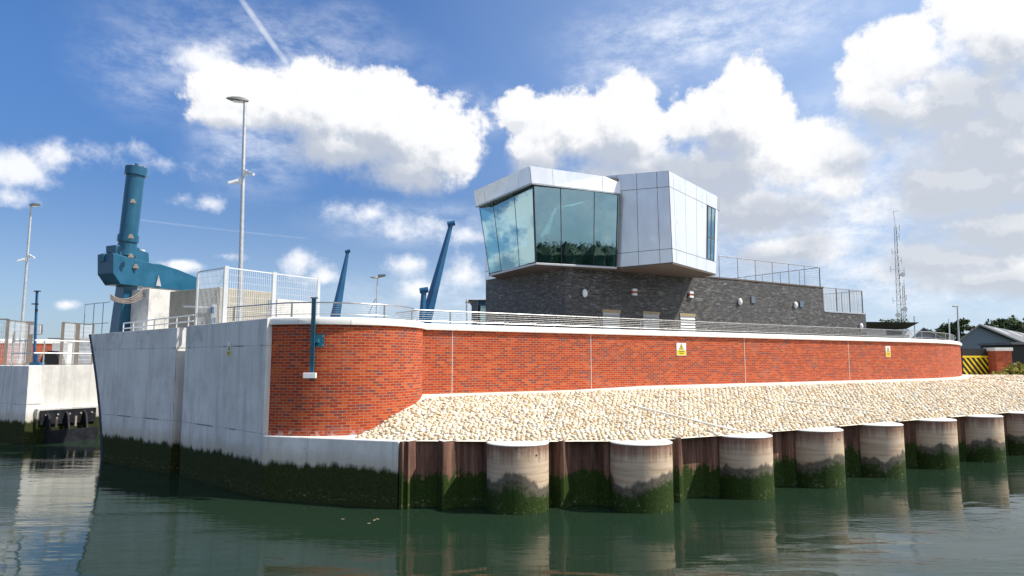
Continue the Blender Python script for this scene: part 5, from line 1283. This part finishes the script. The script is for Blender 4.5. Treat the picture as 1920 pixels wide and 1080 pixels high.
# antenna mast
def lattice(label, bx, tx, by, ty, Y, w0, w1, cat='mast', ants=True):
    T = at_y(tx, ty, Y); B = at_y(bx, by, Y); B = Vector((B.x, Y, 2.3)); t = thing('antenna_mast', label, cat, tuple(B), 'lattice antenna masts')
    n = 22; legs = [[], [], []]
    for i in range(n+1):
        k = i/n; c = B.lerp(T, k); w = w0+(w1-w0)*k
        for j in range(3): a = j*2.094+.4; legs[j].append(c+Vector((w*math.cos(a), w*math.sin(a), 0)))
    for j in range(3): mb = MB(); mb.tube(legs[j], .026, 5); mb.build('leg', 'brown_steel', t)
    mb = MB()
    for i in range(n):
        for j in range(3): mb.tube([legs[j][i], legs[(j+1) % 3][i+1]], .016, 4); mb.tube([legs[j][i], legs[(j+1) % 3][i]], .014, 4)
    mb.build('bracing', 'galvanised', t)
    if ants:
        rnd = random.Random(4)
        for k, s_ in ((.99, .5), (.93, .4), (.82, -.6), (.76, .5), (.70, -.9), (.69, .8), (.60, .7), (.50, .9), (.48, -.8), (.36, .6), (.30, -.7), (.22, .9), (.14, .6)):
            c = B.lerp(T, k); mb = MB(); mb.tube([c, c+Vector((s_, 0, 0))], .02, 4); mb.tube([c+Vector((s_, 0, -.35)), c+Vector((s_, 0, .45))], .025, 4); mb.build('aerial', 'brown_steel', t)
        for k, s_ in ((.66, .35), (.42, .4), (.38, -.45)): c = B.lerp(T, k); mb = MB(); mb.tube([c+Vector((s_*.3, -.1, 0)), c+Vector((s_, -.2, 0)), c+Vector((s_, -.45, 0))], [.03, .24, .3], 12); mb.build('dish', 'galvanised', t)
        mb = MB(); mb.tube([T, T+Vector((-.15, 0, 2.0))], .02, 5); mb.tube([T+Vector((-.15, 0, 1.95)), T+Vector((.5, 0, 2.05))], .018, 4); mb.build('whip', 'brown_steel', t)
lattice('tall thin lattice antenna mast with aerials behind the flat roofed cabin', 1690, 1679, 640, 425, 85, .42, .16)
lattice('shorter lattice antenna mast standing right against the tall one', 1700, 1694, 640, 535, 87, .40, .14, ants=False)
for x, yt, lab in ((1714, 593, 'thin bare pole right of the flat roofed cabin'), (1779, 598, 'thin red and white pole in front of the low grey shed')):
    b_, t_2 = at_y(x+1, 640, 75), at_y(x, yt, 75); mb = MB(); mb.tube([(b_.x, 75, 2.3), t_2], .06, 6); tag(mb.build('thin_pole', 'galvanised' if x < 1750 else 'white_paint', origin=(b_.x, 75, 2.3)), lab, 'pole')

def tree(px, py_top, Y, cw, label, mt, seed):
    top = at_y(px, py_top, Y); rnd = random.Random(seed); zb = 2.3; hgt = top.z-zb; t = thing('broadleaf_tree', label, 'tree', (top.x, Y, zb), 'trees behind the sheds')
    mb = MB(); mb.tube([(top.x, Y, zb), (top.x+.2, Y, zb+hgt*.35), (top.x, Y, zb+hgt*.8)], [.38, .28, .08], 8)
    for k in range(7): a = rnd.uniform(0, 6.28); z0 = zb+hgt*rnd.uniform(.25, .6); mb.tube([(top.x, Y, z0), (top.x+cw*.6*math.cos(a), Y+cw*.6*math.sin(a), z0+hgt*.22)], [.14, .04], 5)
    mb.build('trunk', 'bark', t, smooth=True); mb = MB(); 
    for k in range(26):
        a = rnd.uniform(0, 6.28); rr = cw*math.sqrt(rnd.random()); hz = rnd.uniform(.25, 1); rr *= (1.05-.55*hz**2); r_ = cw*rnd.uniform(.2, .36)
        clumps(mb, (top.x+rr*math.cos(a), Y+rr*math.sin(a), zb+hgt*.2+hgt*.78*hz-r_*.5), r_, 75, .38, seed*100+k)
    mb.build('crown', mt, t, fix=False)
TL = ['small dark round tree behind the low grey shed roof, left one', 'dark tree left of the blue lamp post', 'dark tall narrow tree right beside the blue lamp post', 'dark tree over the left slope of the large shed roof',
      'broad dark tree behind the ridge of the large shed', 'dark tree right of the ridge of the large shed', 'tall bright green tree at the right edge of the picture', 'dark tree between the ridge tree and the bright green tree', 'dark tree low behind the large shed roof at the right edge', 'small dark tree far left of the low shed ridge']
for i, (x, y, Y, w, m_) in enumerate([(1762, 612, 150, 3.4, 0), (1786, 605, 150, 3.6, 0), (1804, 598, 145, 2.6, 0), (1843, 605, 165, 3.6, 0), (1868, 598, 165, 4.6, 0), (1890, 596, 165, 4.6, 0), (1911, 590, 160, 4.2, 1), (1902, 600, 150, 3.8, 0), (1938, 596, 155, 5, 0), (1742, 616, 155, 3, 0)]):
    tree(x, y, Y, w, TL[i], 'leaves_light' if m_ else 'leaves_dark', 10+i)
# shed opening at right edge: solid black block stands for the shade inside
t = thing('dark_lean_to', 'open lean-to under the shed roof at the right picture edge, inside shade as black block', 'lean-to', tuple(at_y(1915, 690, 75))); a, b = at_y(1900, 690, 75), at_y(1960, 690, 75); mb = MB(); mb.column([(a.x, 75), (b.x, 75), (b.x, 80), (a.x, 80)], 2.2, at_y(1910, 646, 75).z); mb.build('body', 'black', t)
mb = MB(); z = at_y(1910, 646, 75).z; mb.column([(a.x-.3, 74.6), (b.x, 74.6), (b.x, 80), (a.x-.3, 80)], z, z+.25); mb.build('roof', 'roof_slate', t)

for o in bpy.data.objects:
    if 'org' in o: del o['org']
